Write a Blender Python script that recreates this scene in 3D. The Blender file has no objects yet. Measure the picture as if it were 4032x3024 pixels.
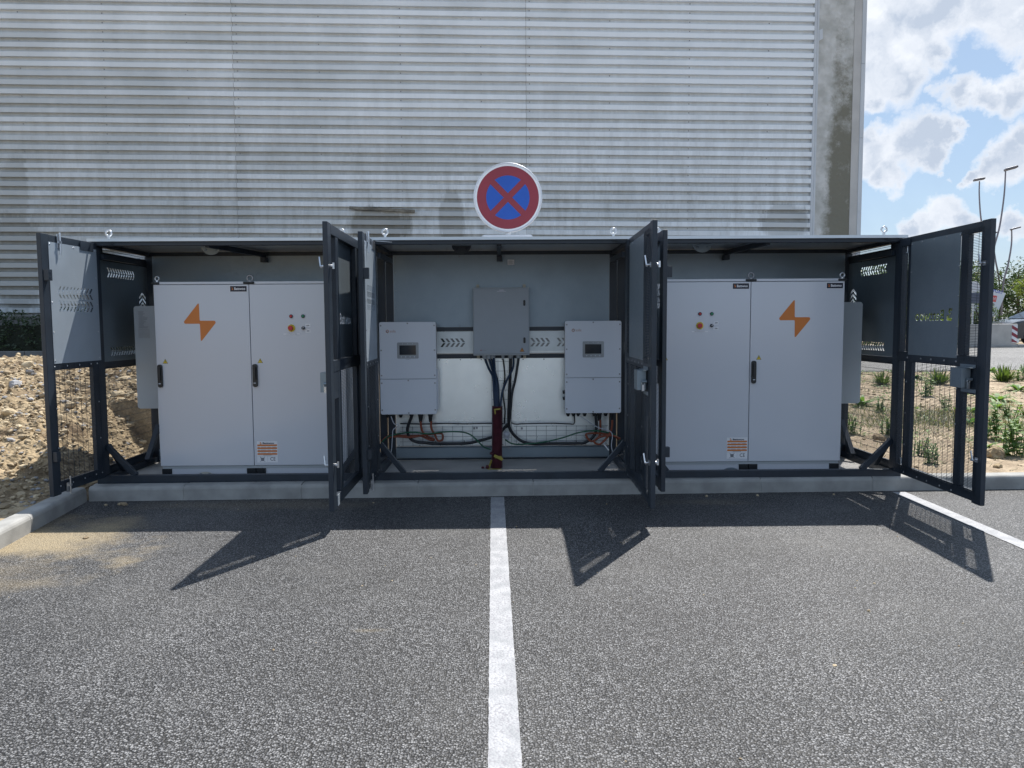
import bpy, bmesh, math, random
from mathutils import Matrix, Vector, noise
PI = math.pi
S = bpy.context.scene
COL = S.collection
random.seed(7)

# ------------------------------------------------------------------ camera
cam = bpy.data.objects.new('camera', bpy.data.cameras.new('camera'))
COL.objects.link(cam)
cam.data.sensor_width = 36.0
cam.data.lens = 27.05
cam.data.clip_start = 0.05
cam.data.clip_end = 2000
cam.matrix_world = (Matrix.Translation((0, 0, 1.66)) @ Matrix.Rotation(-0.0117, 4, 'Z')
                    @ Matrix.Rotation(PI / 2 - 0.07657, 4, 'X') @ Matrix.Rotation(-0.006, 4, 'Z'))
S.camera = cam

# ------------------------------------------------------------------ light
SUN_DIR = Vector((0.74, 1.29, 2.5)).normalized()          # towards the sun
sun = bpy.data.objects.new('sun', bpy.data.lights.new('sun', 'SUN'))
COL.objects.link(sun)
sun.data.energy = 4.6
sun.data.angle = math.radians(0.5)
sun.data.color = (1.0, 0.955, 0.89)
sun.rotation_euler = SUN_DIR.to_track_quat('Z', 'Y').to_euler()
sun.location = (10, 20, 30)

S.view_settings.view_transform = 'Standard'
S.view_settings.look = 'None'
S.view_settings.gamma = 1.0
S.view_settings.use_curve_mapping = False
S.view_settings.exposure = 0.75

W = bpy.data.worlds.new('World')
S.world = W
W.use_nodes = True
nt = W.node_tree
nt.nodes.clear()
N = nt.nodes.new
L = nt.links.new


def wmath(op, a, b=None, clamp=False):
    n = N('ShaderNodeMath'); n.operation = op; n.use_clamp = clamp
    for i, v in enumerate((a, b)):
        if v is None: continue
        if isinstance(v, (int, float)): n.inputs[i].default_value = v
        else: L(v, n.inputs[i])
    return n.outputs[0]


def wmix(f, a, b):
    n = N('ShaderNodeMix'); n.data_type = 'RGBA'
    if isinstance(f, (int, float)): n.inputs[0].default_value = f
    else: L(f, n.inputs[0])
    for i, v in ((6, a), (7, b)):
        if isinstance(v, tuple): n.inputs[i].default_value = (*v, 1)
        else: L(v, n.inputs[i])
    return n.outputs[2]


sky = N('ShaderNodeTexSky'); sky.sky_type = 'NISHITA'; sky.sun_disc = False
sky.sun_elevation = math.asin(SUN_DIR.z)
sky.sun_rotation = math.atan2(SUN_DIR.x, SUN_DIR.y)
sky.dust_density = 0.7; sky.air_density = 1.0; sky.ozone_density = 1.2
skyc = N('ShaderNodeVectorMath'); skyc.operation = 'SCALE'; L(sky.outputs[0], skyc.inputs[0]); skyc.inputs['Scale'].default_value = 0.075
tc = N('ShaderNodeTexCoord')
nz = N('ShaderNodeTexNoise'); nz.inputs['Scale'].default_value = 16; nz.inputs['Detail'].default_value = 9; nz.inputs['Roughness'].default_value = 0.62
L(tc.outputs['Generated'], nz.inputs['Vector'])
off = N('ShaderNodeVectorMath'); off.operation = 'SUBTRACT'; L(nz.outputs['Color'], off.inputs[0]); off.inputs[1].default_value = (.5, .5, .5)
offs = N('ShaderNodeVectorMath'); offs.operation = 'SCALE'; L(off.outputs[0], offs.inputs[0]); offs.inputs['Scale'].default_value = 0.085
dirn = N('ShaderNodeVectorMath'); dirn.operation = 'ADD'; L(tc.outputs['Generated'], dirn.inputs[0]); L(offs.outputs[0], dirn.inputs[1])


def blobs(lst):
    acc = None
    for (c, r, wgt) in lst:
        d = N('ShaderNodeVectorMath'); d.operation = 'DISTANCE'
        L(dirn.outputs[0], d.inputs[0]); d.inputs[1].default_value = c
        v = wmath('MULTIPLY', wmath('SUBTRACT', 1.0, wmath('DIVIDE', d.outputs['Value'], r * .86)), wgt)
        acc = v if acc is None else wmath('MAXIMUM', acc, v)
    return acc


CLOUDS = [((0.4156, 0.8535, 0.3143), 0.0686, 1.0),
          ((0.4419, 0.8435, 0.3055), 0.0624, 1.0),
          ((0.462, 0.8258, 0.3234), 0.0437, 1.0),
          ((0.4155, 0.8668, 0.2756), 0.0561, 1.0),
          ((0.4407, 0.8583, 0.2626), 0.0405, 1.0),
          ((0.4619, 0.8408, 0.2822), 0.0281, 1.0),
          ((0.5172, 0.7977, 0.31), 0.0468, 1.0),
          ((0.4944, 0.8086, 0.319), 0.0374, 1.0),
          ((0.5305, 0.8008, 0.2781), 0.0281, 1.0),
          ((0.5282, 0.8167, 0.2326), 0.0374, 1.0),
          ((0.5062, 0.8301, 0.234), 0.0265, 1.0),
          ((0.4841, 0.8409, 0.2421), 0.0249, 1.0),
          ((0.5323, 0.8089, 0.2497), 0.0218, 1.0),
          ((0.413, 0.8765, 0.2474), 0.0218, 1.0),
          ((0.4516, 0.8699, 0.1985), 0.0437, 1.0),
          ((0.4652, 0.8608, 0.2067), 0.0312, 1.0),
          ((0.4268, 0.8845, 0.1886), 0.0343, 1.0),
          ((0.4718, 0.8618, 0.1862), 0.0249, 1.0),
          ((0.4415, 0.8802, 0.1743), 0.0281, 1.0),
          ((0.4115, 0.8879, 0.2054), 0.0249, 1.0),
          ((0.46, 0.8616, 0.2147), 0.0187, 1.0),
          ((0.4775, 0.8543, 0.2051), 0.0172, 1.0),
          ((0.5377, 0.8267, 0.1658), 0.0343, 1.0),
          ((0.5231, 0.8361, 0.1652), 0.0281, 1.0),
          ((0.546, 0.8174, 0.1837), 0.0312, 1.0),
          ((0.5103, 0.8446, 0.1619), 0.0156, 1.0),
          ((0.4951, 0.8608, 0.1179), 0.0312, 1.0),
          ((0.4835, 0.8683, 0.111), 0.0281, 1.0),
          ((0.5077, 0.8544, 0.1104), 0.0249, 1.0),
          ((0.4651, 0.8791, 0.1045), 0.0218, 1.0),
          ((0.5479, 0.8301, 0.1032), 0.0234, 1.0),
          ((0.5591, 0.8234, 0.0973), 0.0249, 1.0),
          ((0.4869, 0.8568, 0.1695), 0.0081, 0.5),
          ((0.4374, 0.8744, 0.2101), 0.0156, 1.0)]
cb = blobs(CLOUDS)
nz2 = N('ShaderNodeTexNoise'); nz2.inputs['Scale'].default_value = 2.6; nz2.inputs['Detail'].default_value = 8; nz2.inputs['Roughness'].default_value = 0.58
mp = N('ShaderNodeMapping'); mp.inputs['Scale'].default_value = (1, 1, 1.7); L(tc.outputs['Generated'], mp.inputs[0]); L(mp.outputs[0], nz2.inputs['Vector'])
# away from the cloud group on the right the same broken cumulus goes on
cen = N('ShaderNodeVectorMath'); cen.operation = 'DISTANCE'; L(tc.outputs['Generated'], cen.inputs[0]); cen.inputs[1].default_value = (0.4779, 0.8474, 0.2314)
away = wmath('MULTIPLY', wmath('SUBTRACT', cen.outputs['Value'], 0.30), 6.0, True)
gen = wmath('MULTIPLY', wmath('MULTIPLY', wmath('SUBTRACT', nz2.outputs['Fac'], 0.50), 3.0), away)
den = wmath('MAXIMUM', cb, gen)
mask = wmath('MULTIPLY', den, 2.7, True)
thick = wmath('MULTIPLY', wmath('SUBTRACT', den, 0.12), 1.7, True)
nz3 = N('ShaderNodeTexNoise'); nz3.inputs['Scale'].default_value = 17; nz3.inputs['Detail'].default_value = 7
L(dirn.outputs[0], nz3.inputs['Vector'])
thick2 = wmath('MULTIPLY', wmath('ADD', thick, .15), wmath('MULTIPLY', wmath('SUBTRACT', nz3.outputs['Fac'], 0.25), 2.9, True), True)
ccol = wmix(thick2, (0.60, 0.62, 0.655), (0.335, 0.385, 0.465))
# front-lit clouds opposite the sun, out of view, brightened and blued as added fill
sd = N('ShaderNodeVectorMath'); sd.operation = 'DOT_PRODUCT'; L(tc.outputs['Generated'], sd.inputs[0]); sd.inputs[1].default_value = tuple(-Vector((SUN_DIR.x, SUN_DIR.y, 0)).normalized())
front = wmath('MULTIPLY', wmath('ADD', sd.outputs['Value'], .1), 1.2, True)
ccol = wmix(wmath('MULTIPLY', front, .8), ccol, (0.58, 0.69, 0.88))
# thin veil that whitens the sky between the clouds
veil = wmath('ADD', wmath('MULTIPLY', nz3.outputs['Fac'], 0.5), .25, True)
skyv = wmix(veil, skyc.outputs[0], (0.275, 0.375, 0.51))
full = wmix(mask, skyv, ccol)
bg = N('ShaderNodeBackground'); bg.inputs['Strength'].default_value = 1.0
L(full, bg.inputs['Color'])
wo = N('ShaderNodeOutputWorld'); L(bg.outputs[0], wo.inputs['Surface'])

# ------------------------------------------------------------------ object helpers
def tag(o, label=None, cat=None, group=None, kind=None):
    if label: o['label'] = label
    if cat: o['category'] = cat
    if group: o['group'] = group
    if kind: o['kind'] = kind
    return o


WM = {}


def empty(name, loc, label=None, cat=None, group=None, kind=None, rz=0.0):
    o = bpy.data.objects.new(name, None); COL.objects.link(o)
    o.empty_display_size = 0.1
    o.location = loc; o.rotation_euler = (0, 0, rz)
    WM[o.name] = Matrix.Translation(loc) @ Matrix.Rotation(rz, 4, 'Z')
    return tag(o, label, cat, group, kind)


def adopt(o, parent):
    o.parent = parent
    o.matrix_parent_inverse = WM.get(parent.name, Matrix()).inverted()
    return o


class MB:
    """collects polygons, then links them as ONE mesh object"""
    def __init__(s, M=None):
        s.v = []; s.f = []; s.sm = []; s.M = M

    def add(s, vs, fs, smooth=False):
        b = len(s.v)
        if s.M is not None:
            vs = [s.M @ Vector(p) for p in vs]
            if s.M.determinant() < 0: fs = [tuple(reversed(f)) for f in fs]
        s.v += [tuple(p) for p in vs]
        s.f += [tuple(i + b for i in f) for f in fs]
        s.sm += [smooth] * len(fs)
        return s

    def box(s, x0, x1, y0, y1, z0, z1):
        return s.add([(x0, y0, z0), (x1, y0, z0), (x1, y1, z0), (x0, y1, z0), (x0, y0, z1), (x1, y0, z1), (x1, y1, z1), (x0, y1, z1)],
                     [(0, 3, 2, 1), (4, 5, 6, 7), (0, 1, 5, 4), (1, 2, 6, 5), (2, 3, 7, 6), (3, 0, 4, 7)])

    def bar(s, p, q, w, h, up=(0, 0, 1)):
        p = Vector(p); q = Vector(q); d = (q - p).normalized(); up = Vector(up)
        if abs(d.dot(up)) > .98: up = Vector((1, 0, 0))
        a = d.cross(up).normalized() * (w / 2); b = a.cross(d).normalized() * (h / 2)
        vs = [p - a - b, p + a - b, p + a + b, p - a + b, q - a - b, q + a - b, q + a + b, q - a + b]
        return s.add(vs, [(0, 1, 2, 3), (4, 7, 6, 5), (0, 4, 5, 1), (1, 5, 6, 2), (2, 6, 7, 3), (3, 7, 4, 0)])

    def cyl(s, p, q, r, n=12, r2=None, cap=True, smooth=True):
        p = Vector(p); q = Vector(q); d = (q - p).normalized()
        a = d.orthogonal().normalized(); b = d.cross(a); r2 = r if r2 is None else r2
        vs = []
        for c, rr in ((p, r), (q, r2)):
            for i in range(n):
                t = 2 * PI * i / n; vs.append(c + (a * math.cos(t) + b * math.sin(t)) * rr)
        s.add(vs, [(i, (i + 1) % n, n + (i + 1) % n, n + i) for i in range(n)], smooth)
        if cap: s.add(vs, [tuple(reversed(range(n))), tuple(range(n, 2 * n))])
        return s

    def tube(s, pts, r, n=7, sub=4, closed=False, radii=None):
        P = [Vector(p) for p in pts]
        if sub > 1 and len(P) > 2:
            Q = []
            m = len(P)
            for i in range(m if closed else m - 1):
                if closed: a, b, c, d = P[(i - 1) % m], P[i], P[(i + 1) % m], P[(i + 2) % m]
                else: a, b, c, d = P[max(i - 1, 0)], P[i], P[i + 1], P[min(i + 2, m - 1)]
                for k in range(sub):
                    t = k / sub
                    Q.append(0.5 * ((2 * b) + (c - a) * t + (2 * a - 5 * b + 4 * c - d) * t * t + (3 * b - a - 3 * c + d) * t ** 3))
            if not closed: Q.append(P[-1])
            P = Q
        m = len(P); vs = []; up = None
        for i in range(m):
            if closed: d = P[(i + 1) % m] - P[(i - 1) % m]
            else: d = P[min(i + 1, m - 1)] - P[max(i - 1, 0)]
            d.normalize()
            if up is None: up = d.orthogonal().normalized()
            up = (up - d * up.dot(d)).normalized(); b = d.cross(up)
            rr = radii(i / (m - 1)) if radii else r
            for k in range(n):
                t = 2 * PI * k / n; vs.append(P[i] + (up * math.cos(t) + b * math.sin(t)) * rr)
        fs = []
        for i in range(m if closed else m - 1):
            j = (i + 1) % m
            for k in range(n): fs.append((i * n + k, i * n + (k + 1) % n, j * n + (k + 1) % n, j * n + k))
        s.add(vs, fs, True)
        if not closed: s.add(vs, [tuple(reversed(range(n))), tuple(range((m - 1) * n, m * n))])
        return s

    def torus(s, c, R, r, ax='Y', n=20, k=8, a0=0, a1=2 * PI):
        pts = []
        for i in range(n + (0 if a1 - a0 > 6.2 else 1)):
            t = a0 + (a1 - a0) * i / n
            u, v = R * math.cos(t), R * math.sin(t)
            pts.append({'Y': (c[0] + u, c[1], c[2] + v), 'X': (c[0], c[1] + u, c[2] + v), 'Z': (c[0] + u, c[1] + v, c[2])}[ax])
        return s.tube(pts, r, k, 1, closed=a1 - a0 > 6.2)

    def prism(s, poly, c0, c1, ax='Y'):
        """polygon (u,v) extruded along ax from c0 to c1"""
        n = len(poly)
        def m(u, v, w): return {'Y': (u, w, v), 'X': (w, u, v), 'Z': (u, v, w)}[ax]
        vs = [m(u, v, c0) for u, v in poly] + [m(u, v, c1) for u, v in poly]
        ar = sum(poly[i][0] * poly[(i + 1) % n][1] - poly[(i + 1) % n][0] * poly[i][1] for i in range(n))
        fs = [tuple(range(n)), tuple(reversed(range(n, 2 * n)))] + [(i, n + i, n + (i + 1) % n, (i + 1) % n) for i in range(n)]
        if (ar < 0) != (ax in ('X', 'Z')) : fs = [tuple(reversed(f)) for f in fs]
        return s.add(vs, fs)

    def dome(s, c, r, n=6, axis=(0, -1, 0), flat=.6):
        ax = Vector(axis).normalized(); a = ax.orthogonal().normalized(); b = ax.cross(a); c = Vector(c)
        vs = [c + (a * math.cos(2 * PI * i / n) + b * math.sin(2 * PI * i / n)) * r for i in range(n)]
        vs += [c + (a * math.cos(2 * PI * i / n) + b * math.sin(2 * PI * i / n)) * r * .6 + ax * r * flat * .8 for i in range(n)]
        vs.append(c + ax * r * flat)
        fs = [(i, (i + 1) % n, n + (i + 1) % n, n + i) for i in range(n)] + [(n + i, n + (i + 1) % n, 2 * n) for i in range(n)]
        return s.add(vs, fs, True)

    def quad(s, a, b, c, d): return s.add([a, b, c, d], [(0, 1, 2, 3)])

    def mesh(s, me, M):
        vs = [M @ v.co for v in me.vertices]
        fs = [tuple(p.vertices) for p in me.polygons]
        if M.determinant() < 0: fs = [tuple(reversed(f)) for f in fs]
        return s.add(vs, fs)

    def build(s, name, mat, parent=None, bevel=0.0, label=None, kind=None, segs=2):
        me = bpy.data.meshes.new(name)
        me.from_pydata(s.v, [], s.f)
        me.polygons.foreach_set('use_smooth', s.sm)
        me.materials.append(mat)
        me.validate(); me.update()
        o = bpy.data.objects.new(name, me); COL.objects.link(o)
        if bevel:
            md = o.modifiers.new('bevel', 'BEVEL'); md.width = bevel; md.segments = segs; md.limit_method = 'ANGLE'; md.angle_limit = .6
        if parent is not None: adopt(o, parent)
        return tag(o, label=label, kind=kind)


def curve_sheet(outer, holes, thick):
    """flat sheet with real openings -> mesh in XY, thickness along Z"""
    cu = bpy.data.curves.new('tmp', 'CURVE'); cu.dimensions = '2D'; cu.fill_mode = 'BOTH'; cu.extrude = thick / 2
    for poly in [outer] + holes:
        sp = cu.splines.new('POLY'); sp.points.add(len(poly) - 1)
        for i, (x, y) in enumerate(poly): sp.points[i].co = (x, y, 0, 1)
        sp.use_cyclic_u = True
    ob = bpy.data.objects.new('tmp', cu)
    me = bpy.data.meshes.new_from_object(ob)
    bpy.data.objects.remove(ob); bpy.data.curves.remove(cu)
    return me


def text_me(body, size, extrude=0.0, align='CENTER', bold=0.0, res=3):
    cu = bpy.data.curves.new('tmp', 'FONT'); cu.body = body; cu.size = size; cu.extrude = extrude
    cu.align_x = align; cu.align_y = 'CENTER'; cu.resolution_u = res; cu.offset = bold
    ob = bpy.data.objects.new('tmp', cu)
    me = bpy.data.meshes.new_from_object(ob)
    bpy.data.objects.remove(ob); bpy.data.curves.remove(cu)
    return me


def me_loops(me):
    """outline loops of a flat mesh"""
    from collections import defaultdict
    cnt = defaultdict(int)
    co = {}
    key = {}
    for v in me.vertices:
        k = (round(v.co.x, 5), round(v.co.y, 5)); key[v.index] = k
    for p in me.polygons:
        vs = [key[i] for i in p.vertices]
        for i in range(len(vs)):
            a, b = vs[i], vs[(i + 1) % len(vs)]
            cnt[(a, b)] += 1
    nxt = defaultdict(list)
    for (a, b) in cnt:
        if (b, a) not in cnt: nxt[a].append(b)
    loops = []
    while nxt:
        st = next(iter(nxt)); lp = [st]; cur = nxt[st].pop()
        if not nxt[st]: del nxt[st]
        while cur != st and cur in nxt:
            lp.append(cur); n2 = nxt[cur].pop()
            if not nxt[cur]: del nxt[cur]
            cur = n2
        if len(lp) > 2: loops.append(lp)
    return loops


def FACE(x, y, z, sx=1, ry=0):      # XY drawing -> vertical plane facing the camera (-Y)
    return Matrix(((sx, 0, 0, x), (0, 0, -1, y), (0, 1, 0, z), (0, 0, 0, 1)))


# ------------------------------------------------------------------ materials
def newmat(name):
    m = bpy.data.materials.new(name); m.use_nodes = True
    nt = m.node_tree; p = nt.nodes['Principled BSDF']
    return m, nt, p


def vary(nt, p, col, col2, scale, detail=5, lo=.35, hi=.65, stretch=(1, 1, 1), coord='Object'):
    tc = nt.nodes.new('ShaderNodeTexCoord'); mp = nt.nodes.new('ShaderNodeMapping'); mp.inputs['Scale'].default_value = stretch
    nt.links.new(tc.outputs[coord], mp.inputs[0])
    n = nt.nodes.new('ShaderNodeTexNoise'); n.inputs['Scale'].default_value = scale; n.inputs['Detail'].default_value = detail
    nt.links.new(mp.outputs[0], n.inputs['Vector'])
    r = nt.nodes.new('ShaderNodeValToRGB'); r.color_ramp.elements[0].position = lo; r.color_ramp.elements[1].position = hi
    r.color_ramp.elements[0].color = (*col, 1); r.color_ramp.elements[1].color = (*col2, 1)
    nt.links.new(n.outputs['Fac'], r.inputs[0])
    return mp, n, r


def bumpn(nt, p, mp, scale, strength, dist=.01, detail=6):
    n = nt.nodes.new('ShaderNodeTexNoise'); n.inputs['Scale'].default_value = scale; n.inputs['Detail'].default_value = detail
    nt.links.new(mp.outputs[0], n.inputs['Vector'])
    b = nt.nodes.new('ShaderNodeBump'); b.inputs['Strength'].default_value = strength; b.inputs['Distance'].default_value = dist
    nt.links.new(n.outputs['Fac'], b.inputs['Height']); nt.links.new(b.outputs[0], p.inputs['Normal'])
    return b


def mat(name, col, rough=.5, metal=0, var=.12, vscale=4, bump=0, bscale=60, bdist=.005, rvar=.08, coat=0, stretch=(1, 1, 1), spec=.5):
    m, nt, p = newmat(name)
    c2 = tuple(min(1, c * (1 + var)) for c in col); c1 = tuple(c * (1 - var) for c in col)
    mp, n, r = vary(nt, p, c1, c2, vscale, stretch=stretch)
    nt.links.new(r.outputs[0], p.inputs['Base Color'])
    p.inputs['Metallic'].default_value = metal
    p.inputs['Specular IOR Level'].default_value = spec
    mr = nt.nodes.new('ShaderNodeMapRange'); mr.inputs['To Min'].default_value = max(.02, rough - rvar); mr.inputs['To Max'].default_value = min(1, rough + rvar)
    nt.links.new(n.outputs['Fac'], mr.inputs['Value']); nt.links.new(mr.outputs[0], p.inputs['Roughness'])
    if bump: bumpn(nt, p, mp, bscale, bump, bdist)
    if coat: p.inputs['Coat Weight'].default_value = coat; p.inputs['Coat Roughness'].default_value = .1
    return m


def plain(name, col, rough=.5, metal=0): return mat(name, col, rough, metal, var=.06, vscale=20)


M = {}
M['frame'] = mat('anthracite_paint', (.018, .027, .040), .42, var=.15, vscale=6, bump=.08, bscale=250)
M['panelpaint'] = mat('anthracite_panel', (.024, .032, .043), .38, var=.12, vscale=3)
M['cab'] = mat('light_grey_powder_coat', (.60, .62, .665), .14, var=.006, vscale=1.3, bump=.04, bscale=900, bdist=.0005, rvar=.01)
M['cab2'] = mat('warm_grey_powder_coat', (.42, .455, .48), .42, var=.03, vscale=2, bump=.05, bscale=700, bdist=.0006)
M['inv'] = mat('inverter_grey', (.66, .70, .765), .30, var=.01, vscale=2, bump=.06, bscale=600, bdist=.0008, rvar=.012)
M['black'] = mat('black_plastic', (.012, .014, .017), .38)
M['cable'] = mat('black_cable', (.012, .015, .02), .45)
M['bluecable'] = mat('dark_blue_cable', (.012, .03, .065), .45)
M['orangec'] = mat('orange_cable', (.22, .055, .025), .5)
M['greenc'] = mat('green_cable', (.008, .10, .05), .45)
M['whitec'] = mat('white_cable', (.55, .57, .62), .5)
M['redpipe'] = mat('red_conduit_plastic', (.078, .016, .024), .5, var=.3, vscale=14)
M['tape'] = mat('yellow_tape', (.34, .28, .05), .6)
M['orange'] = mat('orange_print', (.62, .19, .035), .45, var=.03)
M['navy'] = mat('navy_print', (.012, .014, .03), .4)
M['white'] = mat('white_print', (.78, .78, .80), .5, var=.02)
M['greytext'] = mat('grey_print', (.20, .21, .23), .6)
M['yellow'] = mat('yellow_sticker', (.75, .56, .03), .5, var=.03)
M['red'] = mat('red_button', (.50, .02, .03), .35)
M['greenb'] = mat('green_button', (.01, .20, .09), .3)
M['zinc'] = mat('bright_zinc', (.60, .62, .65), .30, 1.0, var=.08, vscale=30)
M['screen'] = mat('dark_display', (.03, .036, .045), .12)
M['signred'] = mat('sign_red_film', (.25, .028, .045), .4, var=.04)
M['signblue'] = mat('sign_blue_film', (.012, .085, .42), .4, var=.04)
M['signalu'] = mat('sign_aluminium', (.62, .64, .68), .38, .55, var=.08)
M['bolt'] = mat('dull_bolt', (.30, .31, .33), .35, .7)
M['glass'] = mat('dark_car_glass', (.03, .04, .05), .05)
M['rubber'] = mat('tyre_rubber', (.02, .02, .022), .8)


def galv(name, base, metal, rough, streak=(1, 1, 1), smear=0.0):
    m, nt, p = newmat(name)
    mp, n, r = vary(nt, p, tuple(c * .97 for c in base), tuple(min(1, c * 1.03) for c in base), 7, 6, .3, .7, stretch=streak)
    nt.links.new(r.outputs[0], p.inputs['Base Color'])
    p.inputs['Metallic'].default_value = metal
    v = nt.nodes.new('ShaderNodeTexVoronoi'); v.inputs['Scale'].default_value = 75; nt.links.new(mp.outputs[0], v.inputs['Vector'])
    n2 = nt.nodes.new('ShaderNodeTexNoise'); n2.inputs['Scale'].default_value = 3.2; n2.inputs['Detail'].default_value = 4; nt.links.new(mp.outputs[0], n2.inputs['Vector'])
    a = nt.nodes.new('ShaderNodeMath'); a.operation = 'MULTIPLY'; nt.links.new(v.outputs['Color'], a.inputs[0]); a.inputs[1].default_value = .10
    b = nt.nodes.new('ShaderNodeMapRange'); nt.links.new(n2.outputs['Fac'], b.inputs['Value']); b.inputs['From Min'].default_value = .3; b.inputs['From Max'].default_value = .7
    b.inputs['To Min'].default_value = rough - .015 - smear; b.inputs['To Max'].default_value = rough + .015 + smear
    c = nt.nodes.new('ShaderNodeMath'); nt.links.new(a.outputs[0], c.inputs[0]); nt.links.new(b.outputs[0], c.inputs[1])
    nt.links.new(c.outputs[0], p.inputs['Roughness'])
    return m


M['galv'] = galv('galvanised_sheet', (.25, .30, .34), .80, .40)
M['galv_groundlit'] = galv('galvanised_sheet_groundlit', (.86, .90, .90), .78, .27)  # same sheet as above, light reflected off the ground painted in as paler base
M['galvdoor'] = galv('galvanised_door_sheet', (.38, .44, .50), .40, .36, smear=.05)
M['tray'] = mat('steel_wire', (.32, .34, .36), .4, .8)


def wall_material():
    m, nt, p = newmat('dirty_white_cladding')
    NN = nt.nodes.new; LL = nt.links.new
    tc = NN('ShaderNodeTexCoord')

    def noise_(scale, stretch, detail=6, rough=.6):
        mp = NN('ShaderNodeMapping'); mp.inputs['Scale'].default_value = stretch; LL(tc.outputs['Object'], mp.inputs[0])
        n = NN('ShaderNodeTexNoise'); n.inputs['Scale'].default_value = scale; n.inputs['Detail'].default_value = detail; n.inputs['Roughness'].default_value = rough
        LL(mp.outputs[0], n.inputs['Vector']); return n.outputs['Fac']

    def mth(op, a, b=None, c=False):
        n = NN('ShaderNodeMath'); n.operation = op; n.use_clamp = c
        for i, v in enumerate((a, b)):
            if v is None: continue
            if isinstance(v, (int, float)): n.inputs[i].default_value = v
            else: LL(v, n.inputs[i])
        return n.outputs[0]
    sep = NN('ShaderNodeSeparateXYZ'); LL(tc.outputs['Object'], sep.inputs[0])
    X, Z = sep.outputs['X'], sep.outputs['Z']
    fine = noise_(2.0, (1.7, 1, .30), 7, .66)                       # vertical run-off streaks
    fine2 = noise_(8, (1.5, 1, .25), 6, .65)
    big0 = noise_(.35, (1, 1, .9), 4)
    gl = mth('MULTIPLY', mth('SUBTRACT', mth('ADD', mth('MULTIPLY', X, .018), mth('MULTIPLY', Z, .026)), .12), 1.0)  # sun glare painted into the colour: wall paler towards upper right
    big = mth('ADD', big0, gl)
    low = mth('MULTIPLY', mth('SUBTRACT', 10.5, Z), .085, True)     # dirt gathers on the lower sheets
    d = mth('MULTIPLY', mth('SUBTRACT', mth('ADD', fine, mth('MULTIPLY', big0, .75)), .80), 3.2, True)
    d = mth('MULTIPLY', d, mth('ADD', mth('MULTIPLY', low, .66), .04))
    d2 = mth('MULTIPLY', mth('MULTIPLY', mth('SUBTRACT', fine2, .52), 3.0, True), mth('ADD', mth('MULTIPLY', low, .38), .03))

    def ell(cx, cz, rx, rz, amp):
        a = mth('DIVIDE', mth('SUBTRACT', X, cx), rx); b = mth('DIVIDE', mth('SUBTRACT', Z, cz), rz)
        q = mth('SUBTRACT', 1.0, mth('SQRT', mth('ADD', mth('MULTIPLY', a, a), mth('MULTIPLY', b, b))))
        return mth('MULTIPLY', mth('MULTIPLY', mth('ADD', q, mth('MULTIPLY', mth('SUBTRACT', fine, .5), 1.1)), 4.0, True), amp)
    st = ell(-17.3, 4.0, 1.0, 2.3, .42)
    for e in ((-17.35, 6.2, .6, 1.7, .28), (-4.7, 5.2, 1.3, .75, .55), (-2.1, 5.4, .55, 1.2, .42), (9.9, 5.3, 1.1, .8, .4), (-9.5, 6.4, .3, 2.4, .2)):
        st = mth('MAXIMUM', st, ell(*e))
    dirt_shade = mth('MAXIMUM', mth('ADD', d, d2, True), st)
    rec = mth('MULTIPLY', mth('GREATER_THAN', sep.outputs['Y'], -.02), mth('ADD', mth('MULTIPLY', noise_(3.5, (1.2, 1, .25), 6, .6), .50), mth('MULTIPLY', low, .30)))  # recesses darkened in the colour: run-off dirt plus painted rib shade
    dirt_shade = mth('ADD', dirt_shade, mth('MULTIPLY', rec, .75), True)
    mx = NN('ShaderNodeMix'); mx.data_type = 'RGBA'; LL(dirt_shade, mx.inputs[0])
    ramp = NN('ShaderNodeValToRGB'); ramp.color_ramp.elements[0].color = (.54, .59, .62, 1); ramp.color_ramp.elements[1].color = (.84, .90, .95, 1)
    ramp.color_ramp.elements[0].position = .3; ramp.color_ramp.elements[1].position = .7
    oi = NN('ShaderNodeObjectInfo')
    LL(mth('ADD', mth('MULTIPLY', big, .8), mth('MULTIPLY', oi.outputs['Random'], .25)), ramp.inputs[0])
    LL(ramp.outputs[0], mx.inputs[6]); mx.inputs[7].default_value = (.125, .13, .112, 1)
    LL(mx.outputs[2], p.inputs['Base Color']); p.inputs['Roughness'].default_value = .5
    return m


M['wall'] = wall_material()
M['wallback'] = mat('wall_backing', (.25, .26, .26), .8)
M['trim'] = mat('painted_metal_trim', (.56, .60, .64), .45, var=.08, vscale=1.5, stretch=(2, 1, .3))
M['plinth'] = mat('concrete_plinth', (.16, .16, .155), .85, bump=.3, bscale=20)


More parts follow.
